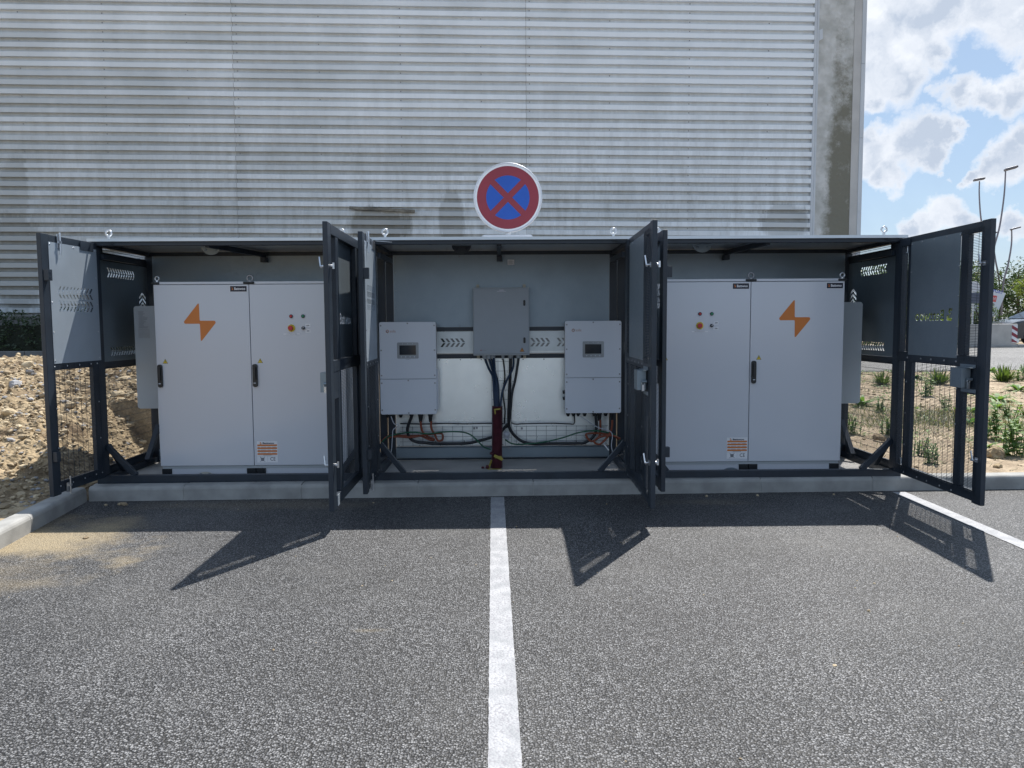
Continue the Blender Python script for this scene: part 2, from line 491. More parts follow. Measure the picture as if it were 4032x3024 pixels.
def stucco_material():
    m, nt, p = newmat('stained_render')
    NN = nt.nodes.new; LL = nt.links.new
    mp, n, r = vary(nt, p, (.45, .46, .44), (.63, .64, .63), 2.6, 8, .35, .65)
    sep = NN('ShaderNodeSeparateXYZ'); LL(mp.outputs[0], sep.inputs[0])
    a = NN('ShaderNodeMapRange'); LL(sep.outputs['Z'], a.inputs['Value']); a.inputs['From Min'].default_value = 13.5; a.inputs['From Max'].default_value = 6.8; a.inputs['To Min'].default_value = .10; a.inputs['To Max'].default_value = .55
    b = NN('ShaderNodeMapRange'); LL(sep.outputs['X'], b.inputs['Value']); b.inputs['From Min'].default_value = 11.05; b.inputs['From Max'].default_value = 11.65; b.inputs['To Min'].default_value = -.6; b.inputs['To Max'].default_value = .0
    n2 = NN('ShaderNodeTexNoise'); n2.inputs['Scale'].default_value = 2.0; n2.inputs['Detail'].default_value = 10; n2.inputs['Roughness'].default_value = .72; LL(mp.outputs[0], n2.inputs['Vector'])
    s1 = NN('ShaderNodeMath'); LL(a.outputs[0], s1.inputs[0]); LL(b.outputs[0], s1.inputs[1])
    s2 = NN('ShaderNodeMath'); LL(s1.outputs[0], s2.inputs[0]); LL(n2.outputs['Fac'], s2.inputs[1])
    s3 = NN('ShaderNodeMapRange'); LL(s2.outputs[0], s3.inputs['Value']); s3.inputs['From Min'].default_value = .66; s3.inputs['From Max'].default_value = .95
    mx = NN('ShaderNodeMix'); mx.data_type = 'RGBA'; LL(s3.outputs[0], mx.inputs[0]); LL(r.outputs[0], mx.inputs[6]); mx.inputs[7].default_value = (.20, .196, .158, 1)
    LL(mx.outputs[2], p.inputs['Base Color']); p.inputs['Roughness'].default_value = .9
    bumpn(nt, p, mp, 6, .7, .05, 8)
    return m


M['stucco'] = stucco_material()


def asphalt_material(name, lo, hi, cell, sand=False, bumps=1.0):
    m, nt, p = newmat(name)
    NN = nt.nodes.new; LL = nt.links.new
    tc = NN('ShaderNodeTexCoord'); mp = NN('ShaderNodeMapping'); LL(tc.outputs['Object'], mp.inputs[0])
    # slight warp so the stones are not a regular pattern
    w = NN('ShaderNodeTexNoise'); w.inputs['Scale'].default_value = 40; w.inputs['Detail'].default_value = 2; LL(mp.outputs[0], w.inputs['Vector'])
    ws = NN('ShaderNodeVectorMath'); ws.operation = 'SCALE'; LL(w.outputs['Color'], ws.inputs[0]); ws.inputs['Scale'].default_value = .012
    wa = NN('ShaderNodeVectorMath'); wa.operation = 'ADD'; LL(mp.outputs[0], wa.inputs[0]); LL(ws.outputs[0], wa.inputs[1])
    v = NN('ShaderNodeTexVoronoi'); v.feature = 'F1'; v.inputs['Scale'].default_value = 1 / cell; v.inputs['Randomness'].default_value = .95; LL(wa.outputs[0], v.inputs['Vector'])
    v2 = NN('ShaderNodeTexVoronoi'); v2.inputs['Scale'].default_value = 1 / (cell * .52); LL(wa.outputs[0], v2.inputs['Vector'])
    big = NN('ShaderNodeTexNoise'); big.inputs['Scale'].default_value = .9; big.inputs['Detail'].default_value = 5; LL(mp.outputs[0], big.inputs['Vector'])
    sep = NN('ShaderNodeSeparateColor'); LL(v.outputs['Color'], sep.inputs[0])
    ramp = NN('ShaderNodeValToRGB'); e = ramp.color_ramp.elements
    e[0].position = .0; e[0].color = (*[c * .75 for c in lo], 1); e[1].position = 1; e[1].color = (*hi, 1)
    k = ramp.color_ramp.elements.new(.62); k.color = (*[(a * .55 + b * .45) for a, b in zip(lo, hi)], 1)
    LL(sep.outputs[0], ramp.inputs[0])
    # dark binder between stones
    dk = NN('ShaderNodeMapRange'); LL(v.outputs['Distance'], dk.inputs['Value']); dk.inputs['From Min'].default_value = .36; dk.inputs['From Max'].default_value = .56; dk.inputs['To Min'].default_value = 1; dk.inputs['To Max'].default_value = .06
    bm = NN('ShaderNodeMapRange'); LL(big.outputs['Fac'], bm.inputs['Value']); bm.inputs['From Min'].default_value = .3; bm.inputs['From Max'].default_value = .7; bm.inputs['To Min'].default_value = .80; bm.inputs['To Max'].default_value = 1.22
    q = NN('ShaderNodeMath'); q.operation = 'MULTIPLY'; LL(dk.outputs[0], q.inputs[0]); LL(bm.outputs[0], q.inputs[1])
    sc = NN('ShaderNodeVectorMath'); sc.operation = 'SCALE'; LL(ramp.outputs[0], sc.inputs[0]); LL(q.outputs[0], sc.inputs['Scale'])
    out = sc.outputs[0]
    if sand:
        def mth(op, a, b=None, c=False):
            n = NN('ShaderNodeMath'); n.operation = op; n.use_clamp = c
            for i, vv in enumerate((a, b)):
                if vv is None: continue
                if isinstance(vv, (int, float)): n.inputs[i].default_value = vv
                else: LL(vv, n.inputs[i])
            return n.outputs[0]
        sx = NN('ShaderNodeSeparateXYZ'); LL(mp.outputs[0], sx.inputs[0])
        nn = NN('ShaderNodeTexNoise'); nn.inputs['Scale'].default_value = 1.6; nn.inputs['Detail'].default_value = 8; nn.inputs['Roughness'].default_value = .65; LL(mp.outputs[0], nn.inputs['Vector'])
        tot = None
        for (cx, cy, rx, ry, amp) in ((-3.9, 5.95, 1.35, .85, 1.0), (-3.6, 5.0, .7, .7, .5), (-.75, 4.1, .14, .04, .28), (-2.4, 7.1, 1.3, .25, .22), (1.9, 7.05, .5, .15, .2)):
            a = mth('DIVIDE', mth('SUBTRACT', sx.outputs['X'], cx), rx); b = mth('DIVIDE', mth('SUBTRACT', sx.outputs['Y'], cy), ry)
            qd = mth('SUBTRACT', 1.0, mth('SQRT', mth('ADD', mth('MULTIPLY', a, a), mth('MULTIPLY', b, b))))
            qd = mth('MULTIPLY', mth('MULTIPLY', mth('ADD', qd, mth('MULTIPLY', mth('SUBTRACT', nn.outputs['Fac'], .5), 2.6)), 1.3, True), amp)
            tot = qd if tot is None else mth('MAXIMUM', tot, qd)
        tot = mth('MULTIPLY', tot, mth('ADD', mth('MULTIPLY', dk.outputs[0], .45), .55))
        mx = NN('ShaderNodeMix'); mx.data_type = 'RGBA'; LL(tot, mx.inputs[0]); LL(out, mx.inputs[6]); mx.inputs[7].default_value = (.36, .285, .17, 1)
        out = mx.outputs[2]
    dn = NN('ShaderNodeTexNoise'); dn.inputs['Scale'].default_value = .55; dn.inputs['Detail'].default_value = 9; dn.inputs['Roughness'].default_value = .68; LL(mp.outputs[0], dn.inputs['Vector'])
    dr = NN('ShaderNodeMapRange'); LL(dn.outputs['Fac'], dr.inputs['Value']); dr.inputs['From Min'].default_value = .50; dr.inputs['From Max'].default_value = .72; dr.inputs['To Max'].default_value = .20
    dmx = NN('ShaderNodeMix'); dmx.data_type = 'RGBA'; LL(dr.outputs[0], dmx.inputs[0]); LL(out, dmx.inputs[6]); dmx.inputs[7].default_value = (.22, .215, .205, 1)
    out = dmx.outputs[2]
    LL(out, p.inputs['Base Color']); p.inputs['Roughness'].default_value = .55
    h1 = NN('ShaderNodeMath'); h1.operation = 'MULTIPLY'; LL(v.outputs['Distance'], h1.inputs[0]); h1.inputs[1].default_value = -1
    h2 = NN('ShaderNodeMath'); h2.operation = 'MULTIPLY_ADD'; LL(v2.outputs['Distance'], h2.inputs[0]); h2.inputs[1].default_value = -.35; LL(h1.outputs[0], h2.inputs[2])
    h3 = NN('ShaderNodeMath'); h3.operation = 'MULTIPLY_ADD'; LL(sep.outputs[1], h3.inputs[0]); h3.inputs[1].default_value = .35; LL(h2.outputs[0], h3.inputs[2])
    b = NN('ShaderNodeBump'); b.inputs['Strength'].default_value = .9 * bumps; b.inputs['Distance'].default_value = cell * .55; LL(h3.outputs[0], b.inputs['Height'])
    LL(b.outputs[0], p.inputs['Normal'])
    return m


M['asphalt'] = asphalt_material('coarse_asphalt', (.026, .027, .032), (.262, .265, .272), .0102, sand=True)
M['asphalt2'] = asphalt_material('pale_road_asphalt', (.13, .13, .13), (.26, .26, .26), .03, bumps=.5)


def paint_material():
    m, nt, p = newmat('worn_white_road_paint')
    NN = nt.nodes.new; LL = nt.links.new
    mp, n, r = vary(nt, p, (.26, .27, .285), (.36, .365, .38), 9, 6, .35, .6)
    v = NN('ShaderNodeTexVoronoi'); v.inputs['Scale'].default_value = 80; LL(mp.outputs[0], v.inputs['Vector'])
    n2 = NN('ShaderNodeTexNoise'); n2.inputs['Scale'].default_value = 5; n2.inputs['Detail'].default_value = 6; LL(mp.outputs[0], n2.inputs['Vector'])
    a = NN('ShaderNodeMath'); a.operation = 'MULTIPLY_ADD'; LL(n2.outputs['Fac'], a.inputs[0]); a.inputs[1].default_value = .55; LL(v.outputs['Distance'], a.inputs[2])
    g = NN('ShaderNodeMapRange'); LL(a.outputs[0], g.inputs['Value']); g.inputs['From Min'].default_value = .88; g.inputs['From Max'].default_value = 1.0
    mx = NN('ShaderNodeMix'); mx.data_type = 'RGBA'; LL(g.outputs[0], mx.inputs[0]); LL(r.outputs[0], mx.inputs[6]); mx.inputs[7].default_value = (.25, .25, .27, 1)
    LL(mx.outputs[2], p.inputs['Base Color']); p.inputs['Roughness'].default_value = .7
    b = NN('ShaderNodeBump'); b.inputs['Strength'].default_value = .55; b.inputs['Distance'].default_value = .006; b.invert = True; LL(v.outputs['Distance'], b.inputs['Height']); LL(b.outputs[0], p.inputs['Normal'])
    return m


M['paint'] = paint_material()
M['kerb'] = mat('kerb_concrete', (.30, .30, .29), .85, var=.16, vscale=5, bump=.35, bscale=90, bdist=.004)
M['slab'] = mat('slab_concrete', (.37, .36, .345), .8, var=.14, vscale=2.5, bump=.2, bscale=60, bdist=.004)


def soil_material(name, a, b, c, bdist=.06, bscale=9):
    m, nt, p = newmat(name)
    NN = nt.nodes.new; LL = nt.links.new
    mp, n, r = vary(nt, p, a, b, 3.0, 10, .32, .68)
    k = r.color_ramp.elements.new(.5); k.color = (*c, 1)
    n3 = NN('ShaderNodeTexNoise'); n3.inputs['Scale'].default_value = 38; n3.inputs['Detail'].default_value = 6; LL(mp.outputs[0], n3.inputs['Vector'])
    mr = NN('ShaderNodeMapRange'); LL(n3.outputs['Fac'], mr.inputs['Value']); mr.inputs['From Min'].default_value = .3; mr.inputs['From Max'].default_value = .7; mr.inputs['To Min'].default_value = .7; mr.inputs['To Max'].default_value = 1.25
    sc = NN('ShaderNodeVectorMath'); sc.operation = 'SCALE'; LL(r.outputs[0], sc.inputs[0]); LL(mr.outputs[0], sc.inputs['Scale'])
    LL(sc.outputs[0], p.inputs['Base Color']); p.inputs['Roughness'].default_value = .95
    bumpn(nt, p, mp, bscale, .9, bdist, 12)
    return m


M['soil'] = soil_material('sandy_soil', (.22, .165, .11), (.45, .36, .255), (.33, .26, .18))
M['rubble'] = soil_material('rubble_earth', (.17, .12, .072), (.45, .35, .22), (.30, .23, .14), .08, 10)


def rock_material(name, a, b):
    m, nt, p = newmat(name)
    NN = nt.nodes.new; LL = nt.links.new
    g = NN('ShaderNodeNewGeometry'); r = NN('ShaderNodeValToRGB')
    r.color_ramp.elements[0].color = (*a, 1); r.color_ramp.elements[1].color = (*b, 1)
    LL(g.outputs['Random Per Island'], r.inputs[0])
    tc = NN('ShaderNodeTexCoord'); n = NN('ShaderNodeTexNoise'); n.inputs['Scale'].default_value = 25; n.inputs['Detail'].default_value = 6; LL(tc.outputs['Object'], n.inputs['Vector'])
    mr = NN('ShaderNodeMapRange'); LL(n.outputs['Fac'], mr.inputs['Value']); mr.inputs['To Min'].default_value = .6; mr.inputs['To Max'].default_value = 1.35
    sc = NN('ShaderNodeVectorMath'); sc.operation = 'SCALE'; LL(r.outputs[0], sc.inputs[0]); LL(mr.outputs[0], sc.inputs['Scale'])
    LL(sc.outputs[0], p.inputs['Base Color']); p.inputs['Roughness'].default_value = .9
    b_ = NN('ShaderNodeBump'); b_.inputs['Distance'].default_value = .02; b_.inputs['Strength'].default_value = .6; LL(n.outputs['Fac'], b_.inputs['Height']); LL(b_.outputs[0], p.inputs['Normal'])
    return m


M['rock'] = rock_material('mixed_stone', (.19, .14, .085), (.56, .46, .31))
M['greyrock'] = rock_material('grey_stone', (.20, .20, .205), (.36, .36, .37))


def leaf_material(name, a, b, trans=.25):
    m, nt, p = newmat(name)
    NN = nt.nodes.new; LL = nt.links.new
    g = NN('ShaderNodeNewGeometry'); r = NN('ShaderNodeValToRGB')
    r.color_ramp.elements[0].color = (*a, 1); r.color_ramp.elements[1].color = (*b, 1)
    LL(g.outputs['Random Per Island'], r.inputs[0]); LL(r.outputs[0], p.inputs['Base Color']); p.inputs['Roughness'].default_value = .55
    t = NN('ShaderNodeBsdfTranslucent'); sc = NN('ShaderNodeVectorMath'); sc.operation = 'MULTIPLY'; LL(r.outputs[0], sc.inputs[0]); sc.inputs[1].default_value = (1.5, 1.6, .7); LL(sc.outputs[0], t.inputs[0])
    ms = NN('ShaderNodeMixShader'); ms.inputs[0].default_value = trans; LL(p.outputs[0], ms.inputs[1]); LL(t.outputs[0], ms.inputs[2])
    LL(ms.outputs[0], nt.nodes['Material Output'].inputs['Surface'])
    return m


M['leafdark'] = leaf_material('dark_foliage', (.022, .045, .014), (.06, .10, .03))
M['leafmid'] = leaf_material('mid_foliage', (.045, .08, .02), (.11, .16, .045), .3)
M['leaflight'] = leaf_material('yellow_green_foliage', (.08, .12, .03), (.17, .21, .06), .35)
M['weed'] = leaf_material('weed_leaves', (.075, .15, .045), (.20, .31, .10), .35)
M['weeddark'] = leaf_material('dark_weed_leaves', (.045, .10, .04), (.10, .19, .07), .3)
M['dry'] = leaf_material('dry_stems', (.20, .16, .085), (.42, .36, .22), .15)
M['greygrass'] = leaf_material('grey_green_grass', (.09, .10, .06), (.20, .21, .13), .25)
M['bark'] = mat('bark', (.10, .075, .05), .9, bump=.5, bscale=15)
M['hedge'] = leaf_material('hedge_foliage', (.018, .034, .018), (.045, .075, .035), .2)

# ------------------------------------------------------------------ ground
def sstep(t): t = max(0., min(1., t)); return t * t * (3 - 2 * t)


def ky(x): return .02148 * (max(-60, min(60, x)) + 3.97)


def gz(x, y):
    if y - ky(x) < 7.40: return -0.03
    z = .118 + .0386 * (min(y, 24) - 7.5)
    if -4.3 < x < 4.02 and y < 9.0: return .06
    if y > 31: z -= .45 * sstep((y - 31) / 6)
    if x > 3.9 and y < 18:
        a = sstep((y - ky(x) - 7.5) / 1.0) * sstep((18 - y) / 1.2) * sstep((x - 4.0) / .6)
        z += a * (.05 * noise.noise(Vector((x * .9, y * .9, 3))) + .03 * noise.noise(Vector((x * 3, y * 3, 9))))
    return z


def axis(segs):
    out = []
    for a, b, s in segs:
        n = max(1, int(round((b - a) / s)))
        out += [a + (b - a) * i / n for i in range(n)]
    out.append(segs[-1][1])
    return out


xs = axis([(-900, -60, 120), (-60, -8, 4), (-8, -4.2, 1.9), (-4.2, 4.0, 2.05), (4.0, 4.04, .04), (4.04, 12, .16), (12, 40, 2), (40, 900, 120)])
ys = axis([(-900, -20, 140), (-20, 7.2, 5), (7.2, 7.39, .19), (7.39, 7.401, .011), (7.401, 18, .17), (18, 40, 1), (40, 60, 5), (60, 900, 120)])
g = MB()
nx = len(xs)
g.add([(x, y + (ky(x) if 7 < y < 20 else 0), gz(x, y + (ky(x) if 7 < y < 20 else 0) + .0001)) for y in ys for x in xs], [(j * nx + i, j * nx + i + 1, (j + 1) * nx + i + 1, (j + 1) * nx + i) for j in range(len(ys) - 1) for i in range(nx - 1)], True)
g.build('ground', M['soil'], kind='structure')

a = MB(); a.quad((-3.95, -40, 0), (60, -40, 0), (60, 8.9, 0), (-3.95, 7.4, 0))
a = MB()
a.add([(-3.1, -40, 0), (60, -40, 0), (60, 8.60, 0), (-4.02, 7.36, 0), (-3.72, 5.2, 0), (-3.45, 3.0, 0)], [(0, 1, 2, 3, 4, 5)])
a.build('asphalt', M['asphalt'], kind='structure')
b = MB(); b.quad((-60, -40, .085), (-3.6, -40, .085), (-3.6, 3.0, .085), (-60, 3.0, .085))
b.add([(-60, 3.0, .085), (-3.6, 3.0, .085), (-3.87, 5.2, .10), (-4.15, 7.5, .12), (-60, 7.5, .12)], [(0, 1, 2, 3, 4)])
b.build('bare_ground', M['rubble'], kind='structure')

# parking bay lines
def line(name, pts, w, z=.004):
    m = MB()
    rnd = random.Random(3)
    n = 160
    (x0, y0), (x1, y1) = pts
    L_, R_ = [], []
    for i in range(n + 1):
        t = i / n; x = x0 + (x1 - x0) * t; y = y0 + (y1 - y0) * t
        L_.append((x - w / 2 + rnd.uniform(-.0018, .0018), y, z)); R_.append((x + w / 2 + rnd.uniform(-.0018, .0018), y, z))
    m.add(L_ + R_, [(i, n + 1 + i, n + 2 + i, i + 1) for i in range(n)])
    o = m.build(name, M['paint']); o['kind'] = 'structure'
    return o


line('parking_line', [(.021, 1.0), (-.062, 7.33)], .128)
line('parking_line', [(3.84, 1.0), (3.875, 7.40)], .13)

# concrete slab under the cage
s_ = MB(); s_.box(-4.02, 4.02, 7.485, 8.98, -.05, .128)
s_.build('concrete_slab', M['slab'], kind='structure', bevel=.006)

# kerbs: one stone after another
kb = empty('kerb', (0, 7.4, 0), kind='structure')


def kerb_run(P, Q, stone, parent, width=.15, h=.14, first=0.0, side=1):
    P = Vector((*P, 0)); Q = Vector((*Q, 0)); d = (Q - P); Lr = d.length; d.normalize(); n = Vector((-d.y, d.x, 0)) * side
    t = 0; edges = [0.0]
    e = first if first > 0 else stone
    while e < Lr - .05: edges.append(e); e += stone
    edges.append(Lr)
    for i in range(len(edges) - 1):
        t0, t1 = edges[i] + .004, edges[i + 1] - .004
        prof = [(0, -.08), (0, h - .035), (.006, h - .018), (.016, h - .006), (.034, h), (width, h), (width, -.08)]
        vs = []
        for t in (t0, t1):
            for (a_, z_) in prof: vs.append(P + d * t + n * a_ + Vector((0, 0, z_ + (.0018 if i % 2 else 0))))
        k = len(prof)
        fs = [tuple(range(k)), tuple(reversed(range(k, 2 * k)))] + [(j, k + j, k + (j + 1) % k, (j + 1) % k) for j in range(k)]
        if side > 0: fs = [tuple(reversed(f)) for f in fs]
        m = MB(); m.add(vs, fs); m.build('kerb_stone', M['kerb'], parent)
    j = MB()   # mortar between the stones
    for t in edges[1:-1]:
        p0 = P + d * t
        j.bar(p0 + n * .006 + Vector((0, 0, h / 2 - .012)), p0 + n * (width - .004) + Vector((0, 0, h / 2 - .012)), .012, h - .0)
    j.build('mortar_joint', M['slab'], parent)


kerb_run((-3.97, 7.30), (14, 7.686), 1.12, kb, first=.90)
kerb_run((-3.985, 7.30), (-3.14, .5), 1.05, kb, first=1.1, side=-1)

# far road and its kerb
r_ = MB()
for (x0, x1, y0, y1) in ((-60, 10, 18.0, 24.3), (10, 60, 18.0, 26.6), (12, 60, 28.2, 33)):
    n = 14
    for i in range(n):
        a_, b_ = y0 + (y1 - y0) * i / n, y0 + (y1 - y0) * (i + 1) / n
        r_.quad((x0, a_, gz(20, a_) + .012), (x1, a_, gz(20, a_) + .012), (x1, b_, gz(20, b_) + .012), (x0, b_, gz(20, b_) + .012))
r_.build('road', M['asphalt2'], kind='structure')
kf = empty('far_kerb', (-18, 24.4, gz(0, 24.4)), kind='structure')
for i in range(22):
    m = MB(); x = -36 + i * 1.5; m.box(x, x + 1.485, 24.32, 24.56, .6, .93); m.build('kerb_stone', M['plinth'], kf, bevel=.02)
for i in range(16):
    m = MB(); x = 12.0 + i * 1.5; m.box(x, x + 1.485, 26.65, 26.85, .6, .86 + .015 * math.sin(i * 2.1)); m.build('kerb_stone', M['kerb'], kf, bevel=.02)
e_ = MB()
for i in range(30):     # broken asphalt edge above the soil
    x = 3 + i * .75 + random.uniform(-.2, .2)
    pts = [(x + random.uniform(-.05, .05), 17.75 + random.uniform(-.1, .1)), (x + .75, 17.8 + random.uniform(-.12, .1)), (x + .75, 18.2), (x, 18.2)]
    e_.prism(pts, gz(0, 18) - .12, gz(0, 18) + .006, 'Z')
e_.build('road_edge', M['asphalt2'], kind='structure')

# ------------------------------------------------------------------ warehouse
TH = .023
WP = Vector((.3276, 28, 0)); WMX = Matrix.Translation(WP) @ Matrix.Rotation(TH, 4, 'Z')
wh = empty('warehouse', tuple(WP), 'large warehouse clad in dirty white ribbed metal with stained rendered corner', 'building', rz=TH)
Wfix = WMX


def wbuild(m, name, mt, **k):
    """geometry given in the wall's own frame (x along the wall)"""
    me_o = m.build(name, mt, None, **k)
    me_o.parent = wh
    return me_o


PITCH = .3143
Z0 = 2.185
SL = -.0075
cols = [(-30.2, -19.95), (-19.94, -9.665), (-9.655, .552), (.562, 10.84)]


def rz_(s): return SL * (s + 16.5)


for ci, (s0, s1) in enumerate(cols):
    off_ = -.003 if ci % 2 else 0.0
    for i in range(40):
        z = Z0 + PITCH * i
        lap = -.004 if i % 3 == 0 else 0
        prof = [(0.0, z - .122), (-.002, z + .014), (-.125 + lap, z), (-.130 + lap, z + .006), (-.130, z + .158), (-.125, z + .165), (-.0, z + .192)]
        seg = 6
        vs = []
        for q in range(seg + 1):
            s = s0 + (s1 - s0) * q / seg
            for (dd, zz) in prof: vs.append((s, dd + off_, zz + rz_(s) + .004 * math.sin(s * 1.3 + i)))
        k = len(prof)
        fs = [(q * k + j, (q + 1) * k + j, (q + 1) * k + j + 1, q * k + j + 1) for q in range(seg) for j in range(k - 1)]
        m = MB(); m.add(vs, fs)
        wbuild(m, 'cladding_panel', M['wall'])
m = MB(); m.box(-30.2, 10.84, .012, .3, .5, 15); wbuild(m, 'inner_wall', M['wallback'])
m = MB()
for ci, (s0, s1) in enumerate(cols):
    for k in range(4):
        s = s0 + .12 + (s1 - s0) * k / 3.6
        for i in range(38):
            if k % 2 and i % 3: continue
            z = Z0 + PITCH * i - .05 + rz_(s)
            m.box(s - .018, s + .018, -.016, -.001, z - .018, z + .018)
wbuild(m, 'fixing_screws', M['bolt'], kind='stuff')
m = MB(); m.box(-30.2, 12.7, -.03, .011, .5, 2.06); wbuild(m, 'plinth', M['plinth'])
m = MB(); m.box(10.845, 10.93, -.145, .2, 1.5, 15); m.box(10.933, 11.0, -.155, .2, 1.5, 15); wbuild(m, 'edge_trim', M['trim'], bevel=.006)
m = MB(); m.box(11.003, 12.27, -.13, .3, .5, 15); wbuild(m, 'rendered_pier', M['stucco'])
m = MB(); m.box(12.273, 12.55, -.15, .3, .5, 15); wbuild(m, 'corner_strip', mat('pale_concrete_strip', (.50, .50, .49), .85, var=.08, vscale=1.2, bump=.2, bscale=12))
m = MB()
for i in range(6): m.box(12.553, 12.70 - .0, -.17 - .002 * (i % 2), .35, .5 + i * 2.6, .5 + (i + 1) * 2.6 - .008)
wbuild(m, 'corner_flashing', M['trim'], bevel=.004)
m = MB(); m.box(12.36, 12.71, .353, 30, .5, 14.95); m.box(-30.2, 12.3, .33, 30, .5, 14.9); wbuild(m, 'side_wall', M['trim'])
m = MB(); m.prism([(11.005, 12.05), (11.12, 12.10), (11.13, 11.75), (11.005, 11.67)], -.16, -.131); wbuild(m, 'patch_plate', M['trim'])
m = MB(); m.bar((-5.72, -.18, 5.83), (-3.42, -.18, 5.70), .09, .10); m.bar((-5.72, -.235, 5.80), (-3.42, -.235, 5.665), .02, .05); wbuild(m, 'loose_rail', mat('rusty_grey_rail', (.17, .16, .135), .8, var=.35, vscale=6), bevel=.008)

# hedge in front of the warehouse
def leafmass(name, mt, boxes, n, size, seed, parent=None, kind=None, elong=1.6):
    rnd = random.Random(seed); m = MB()
    tot = sum(b[3] * b[4] * b[5] for b in boxes)
    for (cx, cy, cz, rx, ry, rzz) in boxes:
        k = int(n * rx * ry * rzz / tot)
        for _ in range(k):
            while True:
                u = Vector((rnd.uniform(-1, 1), rnd.uniform(-1, 1), rnd.uniform(-1, 1)))
                if u.length < 1: break
            u = u.normalized() * (u.length ** .45)
            c = Vector((cx + u.x * rx, cy + u.y * ry, cz + u.z * rzz))
            # clumps: skip where a noise field is low so gaps open up
            if noise.noise(c * (1.1 / max(.3, size * 5))) < -.12: continue
            s = size * rnd.uniform(.6, 1.3)
            a = Vector((rnd.gauss(0, 1), rnd.gauss(0, 1), rnd.gauss(0, .7))).normalized() * s * elong
            b = a.cross(Vector((rnd.gauss(0, 1), rnd.gauss(0, 1), rnd.gauss(0, 1)))).normalized() * s * .6
            m.add([c - a * .5, c + b * .5, c + a * .5, c - b * .5], [(0, 1, 2, 3)])
    return m.build(name, mt, parent, kind=kind)


hd = empty('hedge', (-20, 25.8, .75), 'long dark green clipped hedge along the foot of the ribbed warehouse wall', 'hedge')
bx = []
rnd = random.Random(5)
for i in range(34):
    x = -26.5 + i * .72
    bx.append((x, 25.7 + rnd.uniform(-.1, .1), 1.55 + rnd.uniform(-.12, .10), .75, .8, .78 + rnd.uniform(-.05, .08)))
bx.append((-17.2, 25.6, 1.95, .5, .6, .72)); bx.append((-18.0, 25.6, 2.0, .35, .5, .8))
leafmass('foliage', M['hedge'], bx, 26000, .085, 11, hd)
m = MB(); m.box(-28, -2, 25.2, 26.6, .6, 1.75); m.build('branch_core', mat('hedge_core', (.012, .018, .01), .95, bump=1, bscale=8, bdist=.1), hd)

# ------------------------------------------------------------------ rubble heap
def heap(x, y):
    crest = .90 + .16 * sstep((-5.4 - x) / 1.9) + .05 * noise.noise(Vector((x * 1.3, 2.2, 0)))
    d = (y - 6.55) + (-4.15 - x) * .34
    a = 1 - (1 - max(0., min(1., d / 4.9))) ** 1.5
    back = 1 - .8 * sstep((y - 11.8) / 4.5)
    side = sstep((-3.95 - x) / .9) if y < 9.2 else sstep((-1.5 - x) / 2.6)
    base = .115 if y < 7.5 else .115 + .0386 * (y - 7.5)
    base2 = .10
    z = base2 + (crest - base2 + .115) * a * back * side
    z = max(z, 0)
    rough_ = .085 * noise.noise(Vector((x * 1.7, y * 1.7, 1))) + .05 * noise.noise(Vector((x * 4.1, y * 4.1, 5))) + +.06 * noise.noise(Vector((x * 7.5, y * 7.5, 8))) + .042 * noise.noise(Vector((x * 21, y * 21, 4)))
    z += rough_ * min(1, a * side * 5 + .12)
    return z - (0 if side > .02 else .3)


hx = axis([(-13, -8.5, .22), (-8.5, -4.0, .042), (-4.0, -1.2, .2)])
hy = axis([(5.2, 12.5, .05), (12.5, 17, .3)])
m = MB(); nx = len(hx)
vs = [(x, y, heap(x, y) if x < -4.06 or y > 9.1 else min(heap(x, y), .02)) for y in hy for x in hx]
m.add(vs, [(j * nx + i, j * nx + i + 1, (j + 1) * nx + i + 1, (j + 1) * nx + i) for j in range(len(hy) - 1) for i in range(nx - 1)
           if not (hx[i + 1] > -4.03 and hy[j] < 9.05)], False)
m.build('rubble_heap', M['rubble'], kind='stuff', label='heap of sandy rubble and earth left of the cage')

ICO = None
bm = bmesh.new(); bmesh.ops.create_icosphere(bm, subdivisions=1, radius=1)
ICO = ([v.co.copy() for v in bm.verts], [tuple(v.index for v in f.verts) for f in bm.faces]); bm.free()
bm = bmesh.new(); bmesh.ops.create_icosphere(bm, subdivisions=2, radius=1)
ICO2 = ([v.co.copy() for v in bm.verts], [tuple(v.index for v in f.verts) for f in bm.faces]); bm.free()


def rock(m, c, s, rnd, hi=False, flat=.6):
    vs, fs = ICO2 if hi else ICO
    R = Matrix.Rotation(rnd.uniform(0, 6.28), 3, 'Z') @ Matrix.Rotation(rnd.uniform(-.5, .5), 3, 'X')
    sx, sy, sz = s * rnd.uniform(.7, 1.3), s * rnd.uniform(.7, 1.2), s * rnd.uniform(.45, .8) * flat / .6
    o = Vector((rnd.uniform(0, 50), rnd.uniform(0, 50), 0))
    out = []
    for v in vs:
        k = 1 + .38 * noise.noise(v * 1.3 + o) + (.2 * noise.noise(v * 3.1 + o) if hi else 0)
        out.append(Vector(c) + R @ Vector((v.x * sx * k, v.y * sy * k, v.z * sz * k)))
    m.add(out, fs)


